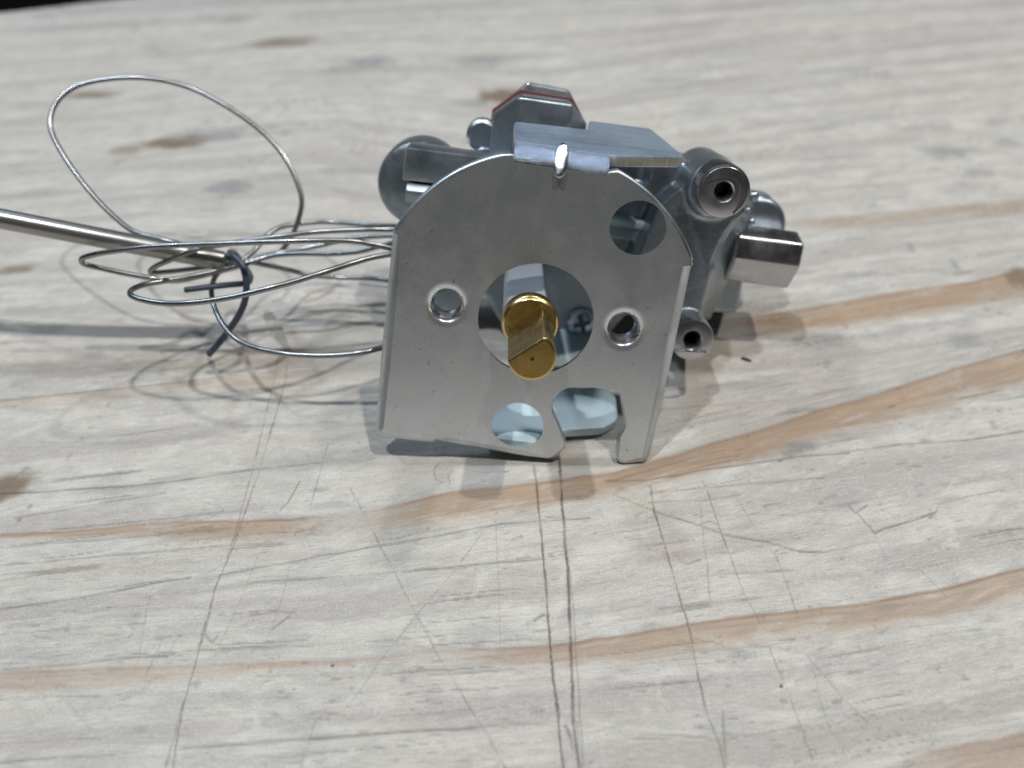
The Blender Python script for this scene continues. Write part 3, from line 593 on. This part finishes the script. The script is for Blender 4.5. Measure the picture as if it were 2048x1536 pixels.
m, nt, p = new_mat("dark_workshop_floor")
vec = N(nt, 'ShaderNodeTexCoord').outputs['Object']
link(nt, mix_rgb(nt, noise(nt, vec, 3.0, 5), (0.018, 0.019, 0.022), (0.035, 0.036, 0.04)), p.inputs['Base Color'])
p.inputs['Roughness'].default_value = 0.7
fl = finish("floor", [(-5000, -5000, -900), (5000, -5000, -900), (5000, 5000, -900), (-5000, 5000, -900)], [(0, 1, 2, 3)], m, None, 0)
fl['kind'] = 'structure'

# ------------------------------------------------------------------ the gas valve
BASE = (0.0, 18.0, -20.0)                                             # where the valve stands, in its own millimetres
valve = bpy.data.objects.new("gas_valve", None)
C.objects.link(valve)
R = Matrix((AXIS_U, AXIS_W, AXIS_V)).transposed()
org = Vector(VALVE_ORIGIN) + R @ Vector(BASE)
valve.matrix_world = Matrix.Translation(org * MM) @ R.to_4x4()
tag(valve, "silver gas valve with drilled front plate, brass shaft and coiled thin tube", "gas valve")

# --- front plate: stamped sheet, rounded edges, five openings
def circle(cx, cy, r, n=64, ph=0.0):
    return [(cx + r * math.cos(ph + 2 * math.pi * k / n), cy + r * math.sin(ph + 2 * math.pi * k / n)) for k in range(n)]
def arc_pts(r, a0, a1, n):
    return [(r * math.cos(math.radians(a0 + (a1 - a0) * k / n)), r * math.sin(math.radians(a0 + (a1 - a0) * k / n))) for k in range(n + 1)]
def fillet(poly, radii, seg=5):
    out = []
    n = len(poly)
    for i in range(n):
        r = radii[i]
        if r <= 0: out.append((poly[i], i)); continue
        p = Vector(poly[i]); a = Vector(poly[i - 1]) - p; b = Vector(poly[(i + 1) % n]) - p
        la, lb = a.length, b.length
        a.normalize(); b.normalize()
        ang = a.angle(b)
        t = min(r / math.tan(ang / 2), 0.49 * la, 0.49 * lb)
        rr = t * math.tan(ang / 2)
        c = p + (a + b).normalized() * (rr / math.sin(ang / 2))
        s = p + a * t - c; e = p + b * t - c
        tot = s.angle_signed(e)
        for k in range(seg + 1):
            th = -tot * k / seg
            out.append(((c.x + s.x * math.cos(th) - s.y * math.sin(th), c.y + s.x * math.sin(th) + s.y * math.cos(th)), i))
    return out

def plate_mesh(name, outer, inset, holes, hole_in, thick, mat, edge_depth=None):
    """outer: CCW points; inset: edge rounding width per point; holes: list of point lists"""
    vs, fs, fm = [], [], []
    loops = []
    def offset(poly, d, sign):
        n = len(poly); out = []
        for i in range(n):
            p = Vector(poly[i]); a = Vector(poly[i - 1]); b = Vector(poly[(i + 1) % n])
            t1 = (p - a); t2 = (b - p)
            if t1.length < 1e-9: t1 = t2
            if t2.length < 1e-9: t2 = t1
            t = (t1.normalized() + t2.normalized())
            t = t.normalized() if t.length > 1e-6 else t1.normalized()
            nrm = Vector((-t.y, t.x)) * sign
            q = p + nrm * d[i]
            out.append((q.x, q.y))
        return out
    def ringset(poly, ins, sign, slot):
        n = len(poly)
        idx = []
        K = 5
        for k in range(K + 1):
            th = math.pi / 2 * k / K
            pts = offset(poly, [q * (1 - math.sin(th)) for q in ins], sign)
            idx.append([len(vs) + i for i in range(n)])
            for i, q in enumerate(pts):
                vs.append((q[0], min(thick * 0.9, ins[i]) * (1 - math.cos(th)), q[1]))
        pts = poly
        idx.append([len(vs) + i for i in range(n)])
        vs.extend((q[0], thick, q[1]) for q in pts)
        for a, b in zip(idx, idx[1:]):
            for i in range(n):
                j = (i + 1) % n
                fs.append((a[i], a[j], b[j], b[i])); fm.append(slot)
        return idx
    rings = [ringset(outer, inset, 1, 1)]
    for h, hi in zip(holes, hole_in):
        rings.append(ringset(h, [hi] * len(h) if not isinstance(hi, list) else hi, -1, 2))
    for which in (0, -1):
        ids = [i for r in rings for i in r[which]]
        polys = [[Vector((vs[i][0], vs[i][2], 0)) for i in r[which]] for r in rings]
        for t in tessellate_polygon(polys):
            fs.append(tuple(ids[i] for i in t)); fm.append(0)
    me = bpy.data.meshes.new(name)
    me.from_pydata([((a - BASE[0]) * MM, (b - BASE[1]) * MM, (c - BASE[2]) * MM) for a, b, c in vs], [], fs)
    for k in mat: me.materials.append(k)
    me.polygons.foreach_set("material_index", fm)
    me.polygons.foreach_set("use_smooth", [bool(k) for k in fm])
    bm = bmesh.new(); bm.from_mesh(me); bmesh.ops.recalc_face_normals(bm, faces=bm.faces); bm.to_mesh(me); bm.free()
    me.update()
    o = bpy.data.objects.new(name, me)
    C.objects.link(o)
    return o

raw = [  # point, corner radius, edge rounding from here on
    ((-24.5, -25.0), 1.9, 0.8), ((-14.4, -24.8), 0, 0.7), ((-13.5, -23.9), 0.3, 0.4), ((-12.8, -24.55), 0, 1.3), ((-9.5, -24.85), 0, 1.5), ((-4.3, -25.15), 0, 1.5),
    ((2.2, -25.4), 0.0, 1.3), ((7.0, -24.9), 2.2, 0.6), ((8.75, -21.8), 2.0, 0.35), ((6.4, -17.6), 1.6, 0.3), ((4.6, -14.6), 2.8, 0.3), ((6.5, -11.4), 2.6, 0.3),
    ((11.5, -10.75), 0, 0.3), ((15.8, -10.75), 0.7, 0.3), ((17.9, -16.8), 2.4, 0.3), ((17.3, -18.9), 1.2, 0.3), ((17.4, -24.1), 1.6, 0.5), ((23.5, -24.0), 2.0, 1.6),
    ((23.6, -5), 0, 1.7), ((23.45, 11.8), 0, 1.7), ((23.5, 12.6), 0.3, 0.5)]
raw.append(((-24.5, 5.0), 0, 1.8))
filleted = fillet([q[0] for q in raw], [q[1] for q in raw])[:-1]
outer = [q[0] for q in filleted]
inset = [raw[q[1]][2] for q in filleted]
arc = arc_pts(26.75, 29.5, 70.5, 22)
outer += arc; inset += [0.5] * len(arc)
outer += [(7.5, 24.75), (7.35, 24.2), (-7.0, 24.2), (-7.15, 25.3)]; inset += [0.3, 0.02, 0.02, 0.3]
arc = arc_pts(26.75, 109.5, 155.5, 26)
outer += arc; inset += [0.55] * len(arc)
outer += [(-24.4, 10.4), (-24.5, 3), (-24.55, -8)]; inset += [1.2, 1.7, 1.8]
inset[:6] = [1.6, 1.4, 1.2, 1.0, 0.9, 0.8]
bh = circle(-0.25, -19.55, 4.65, 72)
bh_in = [0.25 + 1.0 * max(0.0, -math.sin(2 * math.pi * k / 72) - 0.35) for k in range(72)]
rh = circle(13.6, 16.7, 4.75, 72)
rh_in = [0.3 + 0.35 * max(0.0, -math.sin(2 * math.pi * k / 72)) for k in range(72)]
holes = [circle(0.0, -0.25, 9.75, 110), rh, bh, circle(-14.6, 0.25, 3.9, 48), circle(14.5, 0.2, 3.9, 48)]
# circles run against the outline so that the metal lies on their outer side
plate = plate_mesh("mounting_plate", outer, inset, [list(reversed(h)) for h in holes],
                   [0.35, rh_in[::-1], bh_in[::-1], 0.02, 0.02], 1.8, [M_PLATE, M_EDGE, M_COLLAR])
plate.parent = valve

for cx, cy in ((-14.6, 0.25), (14.5, 0.2)):
    prof = [(3.92, 0.0), (3.6, 0.010), (3.3, 0.035), (3.02, 0.10), (2.78, 0.26), (2.6, 0.6), (2.46, 0.95), (2.36, 1.35)]
    t = 1.35
    for k in range(5):
        prof += [(2.36, t + 0.08), (2.12, t + 0.24), (2.12, t + 0.30), (2.36, t + 0.46)]
        t += 0.5
    prof += [(2.4, t + 0.1), (2.9, t + 0.1), (3.1, 2.2), (3.92, 1.8)]
    s = Shape().lathe(prof, (cx, cy), 'w', 72)
    o = s.build("threaded_collar", [M_PLATE, M_COLLAR], plate, 60)
    for f in o.data.polygons:
        c = f.center / MM
        if math.hypot(c.x + BASE[0] - cx, c.z + BASE[2] - cy) < 2.72: f.material_index = 1

# --- flange folded back from the top of the plate
def top_v(u, w): return 26.75 + 0.10 * w
s = Shape()
# the fold
K = 9
for th0 in (0,):
    vs, fs = [], []
    us = np.linspace(-7.15, 7.5, 40)
    for u_ in us:
        for r, c0 in ((2.5, None), (0.8, None)):
            for k in range(K):
                a = math.radians(96.0) * k / (K - 1)
                vs.append((u_ + 0.0, 2.5 - r * math.cos(a), 24.2 + 0.12 + r * math.sin(a)))
    n = 2 * K
    for i in range(len(us) - 1):
        for k in range(K - 1):
            a = i * n + k
            fs.append((a, a + 1, a + n + 1, a + n))
            b = a + K
            fs.append((b, b + n, b + n + 1, b + 1))
    for e in (0, (len(us) - 1) * n):
        for k in range(K - 1):
            fs.append((e + k, e + K + k, e + K + k + 1, e + k + 1))
    s.add(vs, fs)
fold = s.build("folded_edge", M_FOLD, plate, 50)
poly = fillet([(-7.4, 2.6), (7.6, 2.6), (8.6, 2.3), (19.6, 8.2), (20.4, 9.8), (17.3, 29), (5.9, 28), (5.0, 19.8), (-7.6, 17.6)], [0, 0, 0.6, 1.2, 1.0, 0.8, 0.6, 0, 1.0])
poly = [q[0] for q in poly]
s = Shape()
n = len(poly)
s.add([(x, w, top_v(x, w)) for x, w in poly] + [(x, w, top_v(x, w) - 1.75) for x, w in poly],
      [tuple(range(n)), tuple(range(2 * n - 1, n - 1, -1))] + [(i, (i + 1) % n, n + (i + 1) % n, n + i) for i in range(n)])
s.bevel(0.28, 2, 50)
s.build_cut("top_flange", M_FLANGE, M_SHEARED, plate, 40)
# stiffening dart pressed across the fold
s = Shape()
vs, fs = [], []
A, B = 14, 18
for i in range(A + 1):
    th = math.pi * i / A
    for k in range(B):
        ph = 2 * math.pi * k / B
        e = (1.2 * math.sin(th) * math.cos(ph), 0.55 * math.sin(th) * math.sin(ph), 2.9 * math.cos(th))
        ca, sa = math.cos(math.radians(32)), math.sin(math.radians(32))
        vs.append((0.1 + e[0], 0.55 + e[1] * ca + e[2] * sa, 25.35 - e[1] * sa + e[2] * ca))
for i in range(A):
    for k in range(B):
        fs.append((i * B + k, i * B + (k + 1) % B, (i + 1) * B + (k + 1) % B, (i + 1) * B + k))
s.add(vs, fs)
s.build("stiffening_dart", M_BEND, plate, 0 or 60)

# --- lower flange running back under the valve
poly = fillet([(-7.0, 1.0), (5.8, 1.0), (6.2, 5.0), (8.0, 4.6), (15.4, 6.4), (18.2, 8.8), (18.0, 14.5), (16.2, 16), (16.2, 34), (4.0, 34), (1.0, 17), (-7.0, 14)],
              [0, 0, 0.4, 2.0, 2.2, 2.8, 2.4, 0.6, 0.5, 0.5, 2, 2], 7)
poly = [q[0] for q in poly]
n = len(poly)
def low_v(w): return -23.0 + 0.385 * w
s = Shape()
s.add([(x, w, low_v(w)) for x, w in poly] + [(x, w, low_v(w) - 1.45) for x, w in poly],
      [tuple(range(n)), tuple(range(2 * n - 1, n - 1, -1))] + [(i, (i + 1) % n, n + (i + 1) % n, n + i) for i in range(n)])
s.bevel(0.22, 2, 50)
s.build("lower_flange", M_SHEET, plate, 40)

# --- adjusting shaft
def dcut(r, chords, n=72):
    pts = []
    for k in range(n):
        a = 2 * math.pi * k / n
        x, y = r * math.cos(a), r * math.sin(a)
        for (nx_, ny_, d) in chords:
            e = x * nx_ + y * ny_ - d
            if e > 0: x, y = x - nx_ * e, y - ny_ * e
        pts.append((x, y))
    return pts
ax = (-1.05, 0.15)
flat = (-0.66, 0.75)
pts = [(ax[0] + x, ax[1] + y) for x, y in dcut(3.5, [(flat[0], flat[1], 1.55)])]
s = Shape().prism(pts, -19.3, -3.0).bevel(0.30, 3, 40)
shaft = s.build("shaft", M_BRASS, valve, 35)
fp = [(ax[0] + x, ax[1] + y) for x, y in dcut(3.15, [(flat[0], flat[1], 1.22)])]
Shape().prism(fp, -19.33, -19.0).build("shaft_end_face", M_BRASSFACE, shaft, 0)
Shape().lathe([(0, -19.36), (0.28, -19.36), (0.3, -19.2)], (ax[0] + 0.1, ax[1] - 0.2), 'w', 20).build("centre_mark", M_DARKBORE, shaft, 30)
Shape().lathe([(0, -4.1), (3.5, -4.1), (4.1, -4.1), (4.45, -3.8), (4.6, -3.3), (4.6, -1.6), (4.3, -1.2), (0, -1.2)], ax, 'w', 64).build("shoulder_ring", M_BRASS, shaft, 40)
pts = [(ax[0] + x, ax[1] + y) for x, y in dcut(4.4, [(-0.28, 0.96, 3.2), (0.93, 0.36, 3.3)])]
Shape().prism(pts, -1.25, 27).bevel(0.12, 1, 30).build("stem", M_STEM, valve, 30)

# --- die cast body: solids fused by a fine remesh into one casting
s = Shape()
body_poly = [(-21, -1.5), (-20.5, -10.2), (-12.6, -10.6), (-11.4, -4.6), (-8.2, -6.6), (-6.4, -9.5), (-3.5, -13.0), (4, -13.0), (17, -11.5), (20, -6.5), (30, -7.5), (33.5, -5.5), (34.6, 0), (36.8, 5), (38.6, 11), (38.2, 17.5), (35.5, 22.5), (31, 25.5), (24.5, 24.5), (19, 23), (-13, 22), (-21, 12)]
s.prism(body_poly, 31, 41, -0.04)
web = [(18.6, 12.0), (19.8, 18.0), (24.8, 23.6), (28, 26.3), (32.8, 24.5), (35.2, 18.5), (33.2, 16.2), (32.2, 13.8), (31.1, 9.2), (31.5, 5.5), (31.3, -0.8), (30.5, -6.5), (26, -6.5), (21.5, -3), (17, 4)]
s.prism(web, 18.6, 34)
s.hull([(35.2, 20.5, 18.5), (33.0, 20.0, 16.2), (32.0, 20.0, 13.8), (30.9, 19.6, 9.2), (39.0, 28, 17), (38.5, 28, 13.1), (38.1, 28, 10.1), (30, 34, 17), (39.2, 34, 17), (39, 34, 9), (30, 34, 9)])
s.hull([(31.0, 19.6, 9.2), (31.2, 20.2, 5.4), (31.2, 20.4, -0.8), (38.1, 28, 10.1), (37.3, 28, 4.1), (35.7, 28, -4.3), (29, 34, 9), (38.6, 34, 9), (36.5, 34, -5), (29, 34, -6)])
s.lathe([(0, 16.0), (4.7, 16.0), (5.0, 16.8), (5.4, 24), (0, 24)], (28.5, 22.2), 'w', 40)
s.hull([(30.4, 18.9, 8.4), (31.9, 18.9, 7.9), (31.6, 19.2, 6.3), (30.6, 19.2, 6.4), (31, 24, 7.4), (33, 24, 8), (32.5, 24, 5.5)])
s.prism([(-12, 9.5), (19, 9.5), (19, 12.8), (-12, 12.8)], 25.5, 34)
s.prism([(-12, 12), (21, 12), (21, 19.5), (-12, 19.5)], 28.5, 34)
s.prism([(18, 18), (30, 20), (30, 25.3), (18, 25.0)], 24, 40)
s.lathe([(0, 17.5), (4.5, 17.5), (4.8, 24), (5.1, 34), (0, 34)], (28.8, 22.3), 'w', 40)
s.lathe([(0, 17.5), (3.7, 17.5), (3.95, 22), (4.1, 32), (0, 32)], (29.3, -3.9), 'w', 40)
s.lathe([(0, 33), (5.0, 33), (5.6, 34), (5.6, 42), (0, 42)], (42.2, 14.2), 'w', 40)
s.hull([(36, 30, 5), (43, 35, 9), (36, 30, 20), (44, 36, 20), (36, 41, 5), (43, 41, 9), (36, 41, 20), (44, 41, 20)])
s.hull([(31, 30, -4), (42, 33, -3.4), (41.8, 33, 4), (31, 30, 4), (31, 43, -8), (42.5, 43, -4.6), (42, 43, 4), (31, 43, 4)])
s.lathe([(0, 34), (5.5, 34), (6.2, 35), (6.2, 44), (0, 44)], (-3, 4), 'w', 40)
me = bpy.data.meshes.new("cast_body")
me.from_pydata([tuple(c * MM for c in q) for q in s.local()], [], s.f)
bm = bmesh.new(); bm.from_mesh(me); bmesh.ops.recalc_face_normals(bm, faces=bm.faces); bm.to_mesh(me); bm.free()
tmp = bpy.data.objects.new("cast_body", me); C.objects.link(tmp)
md = tmp.modifiers.new("fuse", 'REMESH'); md.mode = 'VOXEL'; md.voxel_size = 0.36 * MM
sm = tmp.modifiers.new("soften", 'SMOOTH'); sm.iterations = 7; sm.factor = 0.5
dg = bpy.context.evaluated_depsgraph_get()
me2 = bpy.data.meshes.new_from_object(tmp.evaluated_get(dg))
bpy.data.objects.remove(tmp)
body = finish_mesh("cast_body", me2, M_CAST, valve, 60)

def boss_head(cx, cy, r, hole, w0):
    s = Shape().lathe([(hole * 0.86, w0 + 5.4), (hole * 0.86, w0 + 1.3), (hole, w0 + 0.9), (hole * 1.12, w0 + 0.25), (hole * 1.3, w0), (r - 0.45, w0), (r - 0.12, w0 + 0.14), (r, w0 + 0.5), (r + 0.1, w0 + 7.5), (r * 0.8, w0 + 7.6)], (cx, cy), 'w', 64)
    b = s.build("mounting_boss", M_MACHINED, valve, 35)
    Shape().lathe([(0, w0 + 4.9), (hole * 0.85, w0 + 4.9), (hole * 0.85, w0 + 0.95), (hole * 0.80, w0 + 0.95), (hole * 0.80, w0 + 4.8), (0, w0 + 4.8)], (cx, cy), 'w', 32).build("bore", M_DARKBORE, b, 0)
    return b
boss_head(28.6, 22.7, 4.5, 1.42, 11.6)
boss_head(29.0, -3.75, 3.85, 1.42, 11.6)
# low crescent step cast on the lower boss face
pts = [(29.0 + 3.45 * math.cos(math.radians(a)), -3.7 + 3.45 * math.sin(math.radians(a))) for a in range(218, 331, 8)]
Shape().prism(pts, 11.3, 12.2).bevel(0.15, 2, 40).build("boss_step", M_MACHINED, valve, 40)
pts = [(28.6 + 4.05 * math.cos(math.radians(a)), 22.7 + 4.05 * math.sin(math.radians(a))) for a in range(-55, 166, 8)]
pts += [(c[0], c[1]) for c in catmull([(24.6, 23.6), (26.6, 24.5), (28.6, 25.05), (30.2, 24.7), (31.1, 23.5), (31.4, 21.2), (31.0, 19.3)], 5)]
Shape().prism(pts, 11.48, 12.2).bevel(0.08, 1, 40).build("boss_step", M_MACHINED, valve, 40)

Shape().hull([(7.5, 25.0, 13.3), (19.7, 25.0, 13.3), (19.7, 25.0, 12.0), (7.5, 25.0, 12.0), (7.5, 33, 13.5), (19.7, 33, 13.5), (19.7, 33, 12.0), (7.5, 33, 12.0)]).bevel(0.2, 2, 30).build("lit_ledge_slab", M_SHEET, valve, 35)  # added slab in a paler colour, so the cast ledge looks lit

# hexagonal inlet stub on the right
def hexa(cw, cv, a, b, ph=0):
    return [(cw + a * math.cos(math.radians(30 + ph + 60 * k)), cv + b * math.sin(math.radians(30 + ph + 60 * k))) for k in range(6)]
h = [(26.0 + dx, 9.7 + dv) for dx, dv in ((-2.6, 4.0), (2.6, 5.4), (6.2, 1.8), (5.6, -3.8), (0.4, -5.4), (-3.4, -0.2))]
vs = [(36.0, a, b) for a, b in h] + [(48.6, a, b) for a, b in h]
s = Shape().add(vs, [tuple(range(6)), tuple(range(11, 5, -1))] + [(i, (i + 1) % 6, 6 + (i + 1) % 6, 6 + i) for i in range(6)])
s.bevel(0.55, 3, 25)
stub = s.build("inlet_stub", M_MACHINED, valve, 40)
# little cast pips above the stub
s = Shape()
for cx, cv, r in ((37.3, 21.0, 1.0), (36.9, 18.4, 0.6), (38.0, 16.4, 0.7)):
    s.lathe([(0, 24 - r)] + [(r * math.sin(math.radians(t)), 24 - r * math.cos(math.radians(t))) for t in range(20, 161, 20)] + [(0, 24 + r)], (cx, cv), 'w', 20)
s.build("cast_pip", M_CAST, valve, 60)

# tower behind the flange: chamfered block, red gasket, rear cap
def tower(dw0, dw1, top, grow, cham):
    u0, u1 = -7.2 - grow, 2.2 + grow
    p = []
    for w, k in ((dw0, 0), (dw0 + cham, 1), (dw1, 1)):
        e = 4.2 * k
        p += [(u0 - e, w, 14), (u1 + 3.4 * k, w, 14), (u0 - e, w, top - 4.0 * (1 if k else 0)), (u1 + 3.4 * k, w, top - 3.2 * (1 if k else 0)), (u0 + (0.2 if k else 0), w, top), (u1, w, top)]
    return p
Shape().hull(tower(23.5, 33.0, 32.2, 0, 4)).bevel(0.5, 3, 20).build("tower_block", M_CAST, valve, 35)
Shape().prism([(-11.7, 16), (5.9, 16), (5.9, 28.5), (2.7, 32.6), (-6.9, 32.8), (-11.7, 28.6)], 33.0, 34.4).build("gasket", M_RED, valve, 20)
Shape().prism([(-11.5, 16), (5.8, 16), (5.9, 28.6), (1.9, 33.9), (-5.9, 34.2), (-11.6, 28.5)], 34.4, 43.0, -0.05).bevel(0.6, 2, 20).build("rear_cap", M_CAST, valve, 35)
Shape().lathe([(0, 31.6), (2.4, 31.6), (2.9, 32.0), (3.0, 36), (0, 36)], (-13.0, 23.8), 'w', 32).build("side_pin", M_CAST, valve, 35)

# left hand port and cross bar
Shape().lathe([(0, 29.5), (6.9, 29.5), (7.7, 30.0), (8.0, 30.9), (8.1, 38.5), (7.4, 39.3), (0, 39.3)], (-23.4, 13.6), 'w', 56).build("side_port", M_CAST, valve, 35)
s = Shape().hull([(-25.7, 21.4, 21.3), (-25.7, 28, 21.6), (-9, 21.4, 21.6), (-9, 28, 21.6), (-25.9, 21.4, 15.4), (-25.9, 30, 14.2), (-9, 21.4, 16.0), (-9, 30, 15.0)])
s.bevel(0.5, 2, 25)
bar = s.build("cross_bar", M_CAST, valve, 35)
Shape().hull([(-25.0, 22.0, 15.2), (-9, 22.0, 15.5), (-25.0, 20.6, 13.8), (-9, 20.6, 14.2), (-25.0, 29, 11.2), (-9, 29, 11.5), (-25.0, 21.2, 11.6), (-9, 21.2, 11.8), (-25, 29, 15), (-9, 29, 15)]).bevel(0.4, 2, 25).build("bar_step", M_CAST, valve, 35)

# crosshead screw seen through the large opening
sc_ = Shape().lathe([(0, 29.3), (1.0, 29.3), (2.3, 29.5), (2.85, 30.0), (3.0, 30.7), (3.0, 31.5), (0, 31.5)], (11.2, -9.0), 'w', 40).build("screw", M_SCREW, valve, 35)
cross = [(-0.5, -2.0), (0.45, -1.7), (0.45, -0.45), (1.7, -0.45), (1.7, 0.45), (0.45, 0.45), (0.5, 2.0), (-0.5, 2.0), (-0.45, 0.45), (-1.7, 0.45), (-1.7, -0.45), (-0.45, -0.45)]
ca, sa = math.cos(0.4), math.sin(0.4)
Shape().prism([(11.2 + x * ca - y * sa, -9.0 + x * sa + y * ca) for x, y in cross], 29.24, 30.2).build("screw_recess", M_RECESS, sc_, 0)

# --- capillary tube and sensing bulb
for name, pts in (("capillary_loop", LOOP_LARGE), ("capillary_loop", LOOP_UPPER), ("capillary_loop", LOOP_MIDDLE), ("capillary_loop", LOOP_FRONT), ("capillary_loop", LOOP_LOW),
                  ("capillary_loop", LOOP_REAR), ("capillary_loop", LOOP_FAR), ("capillary_loop", LOOP_UNDER), ("capillary_loop", LOOP_INNER)):
    tube_shape(pts, 0.50, 16, 10, 6).build(name, M_TUBE, valve, 60)
def bulb_r(t):
    return 1.85 if t < 0.95 else 1.85 * max(0.35, math.sqrt(max(0.0, 1 - ((t - 0.95) / 0.05) ** 2 * 0.88)))
tube_shape(PROBE, bulb_r, 24, 24).build("sensing_bulb", M_PROBE, valve, 60)

# ------------------------------------------------------------------ tie and chip
_b = BASE
BASE = (0, 0, 0)
tie = tube_shape(TIE, 0.66, 12, 10, 1, flat=0.8).build("twist_tie", M_TIE, None, 50)
tag(tie, "short black plastic twist tie knotted round the bundle of thin capillary tube", "twist tie")
cx, cy = CHIP[1]
chip = Shape().hull([(cx - 1.0, cy + 0.5, 0.05), (cx - 0.5, cy + 0.62, 0.35), (cx + 0.9, cy - 0.25, 0.3), (cx + 1.05, cy - 0.5, 0.02), (cx + 0.4, cy - 0.55, 0.0), (cx - 0.7, cy + 0.05, 0.02), (cx - 0.1, cy + 0.1, 0.5), (cx - 0.9, cy + 0.3, 0.0)]).build("splinter", M_CHIP, None, 20)
tag(chip, "tiny black splinter lying on the board right of the lower round boss", "splinter")
BASE = _b
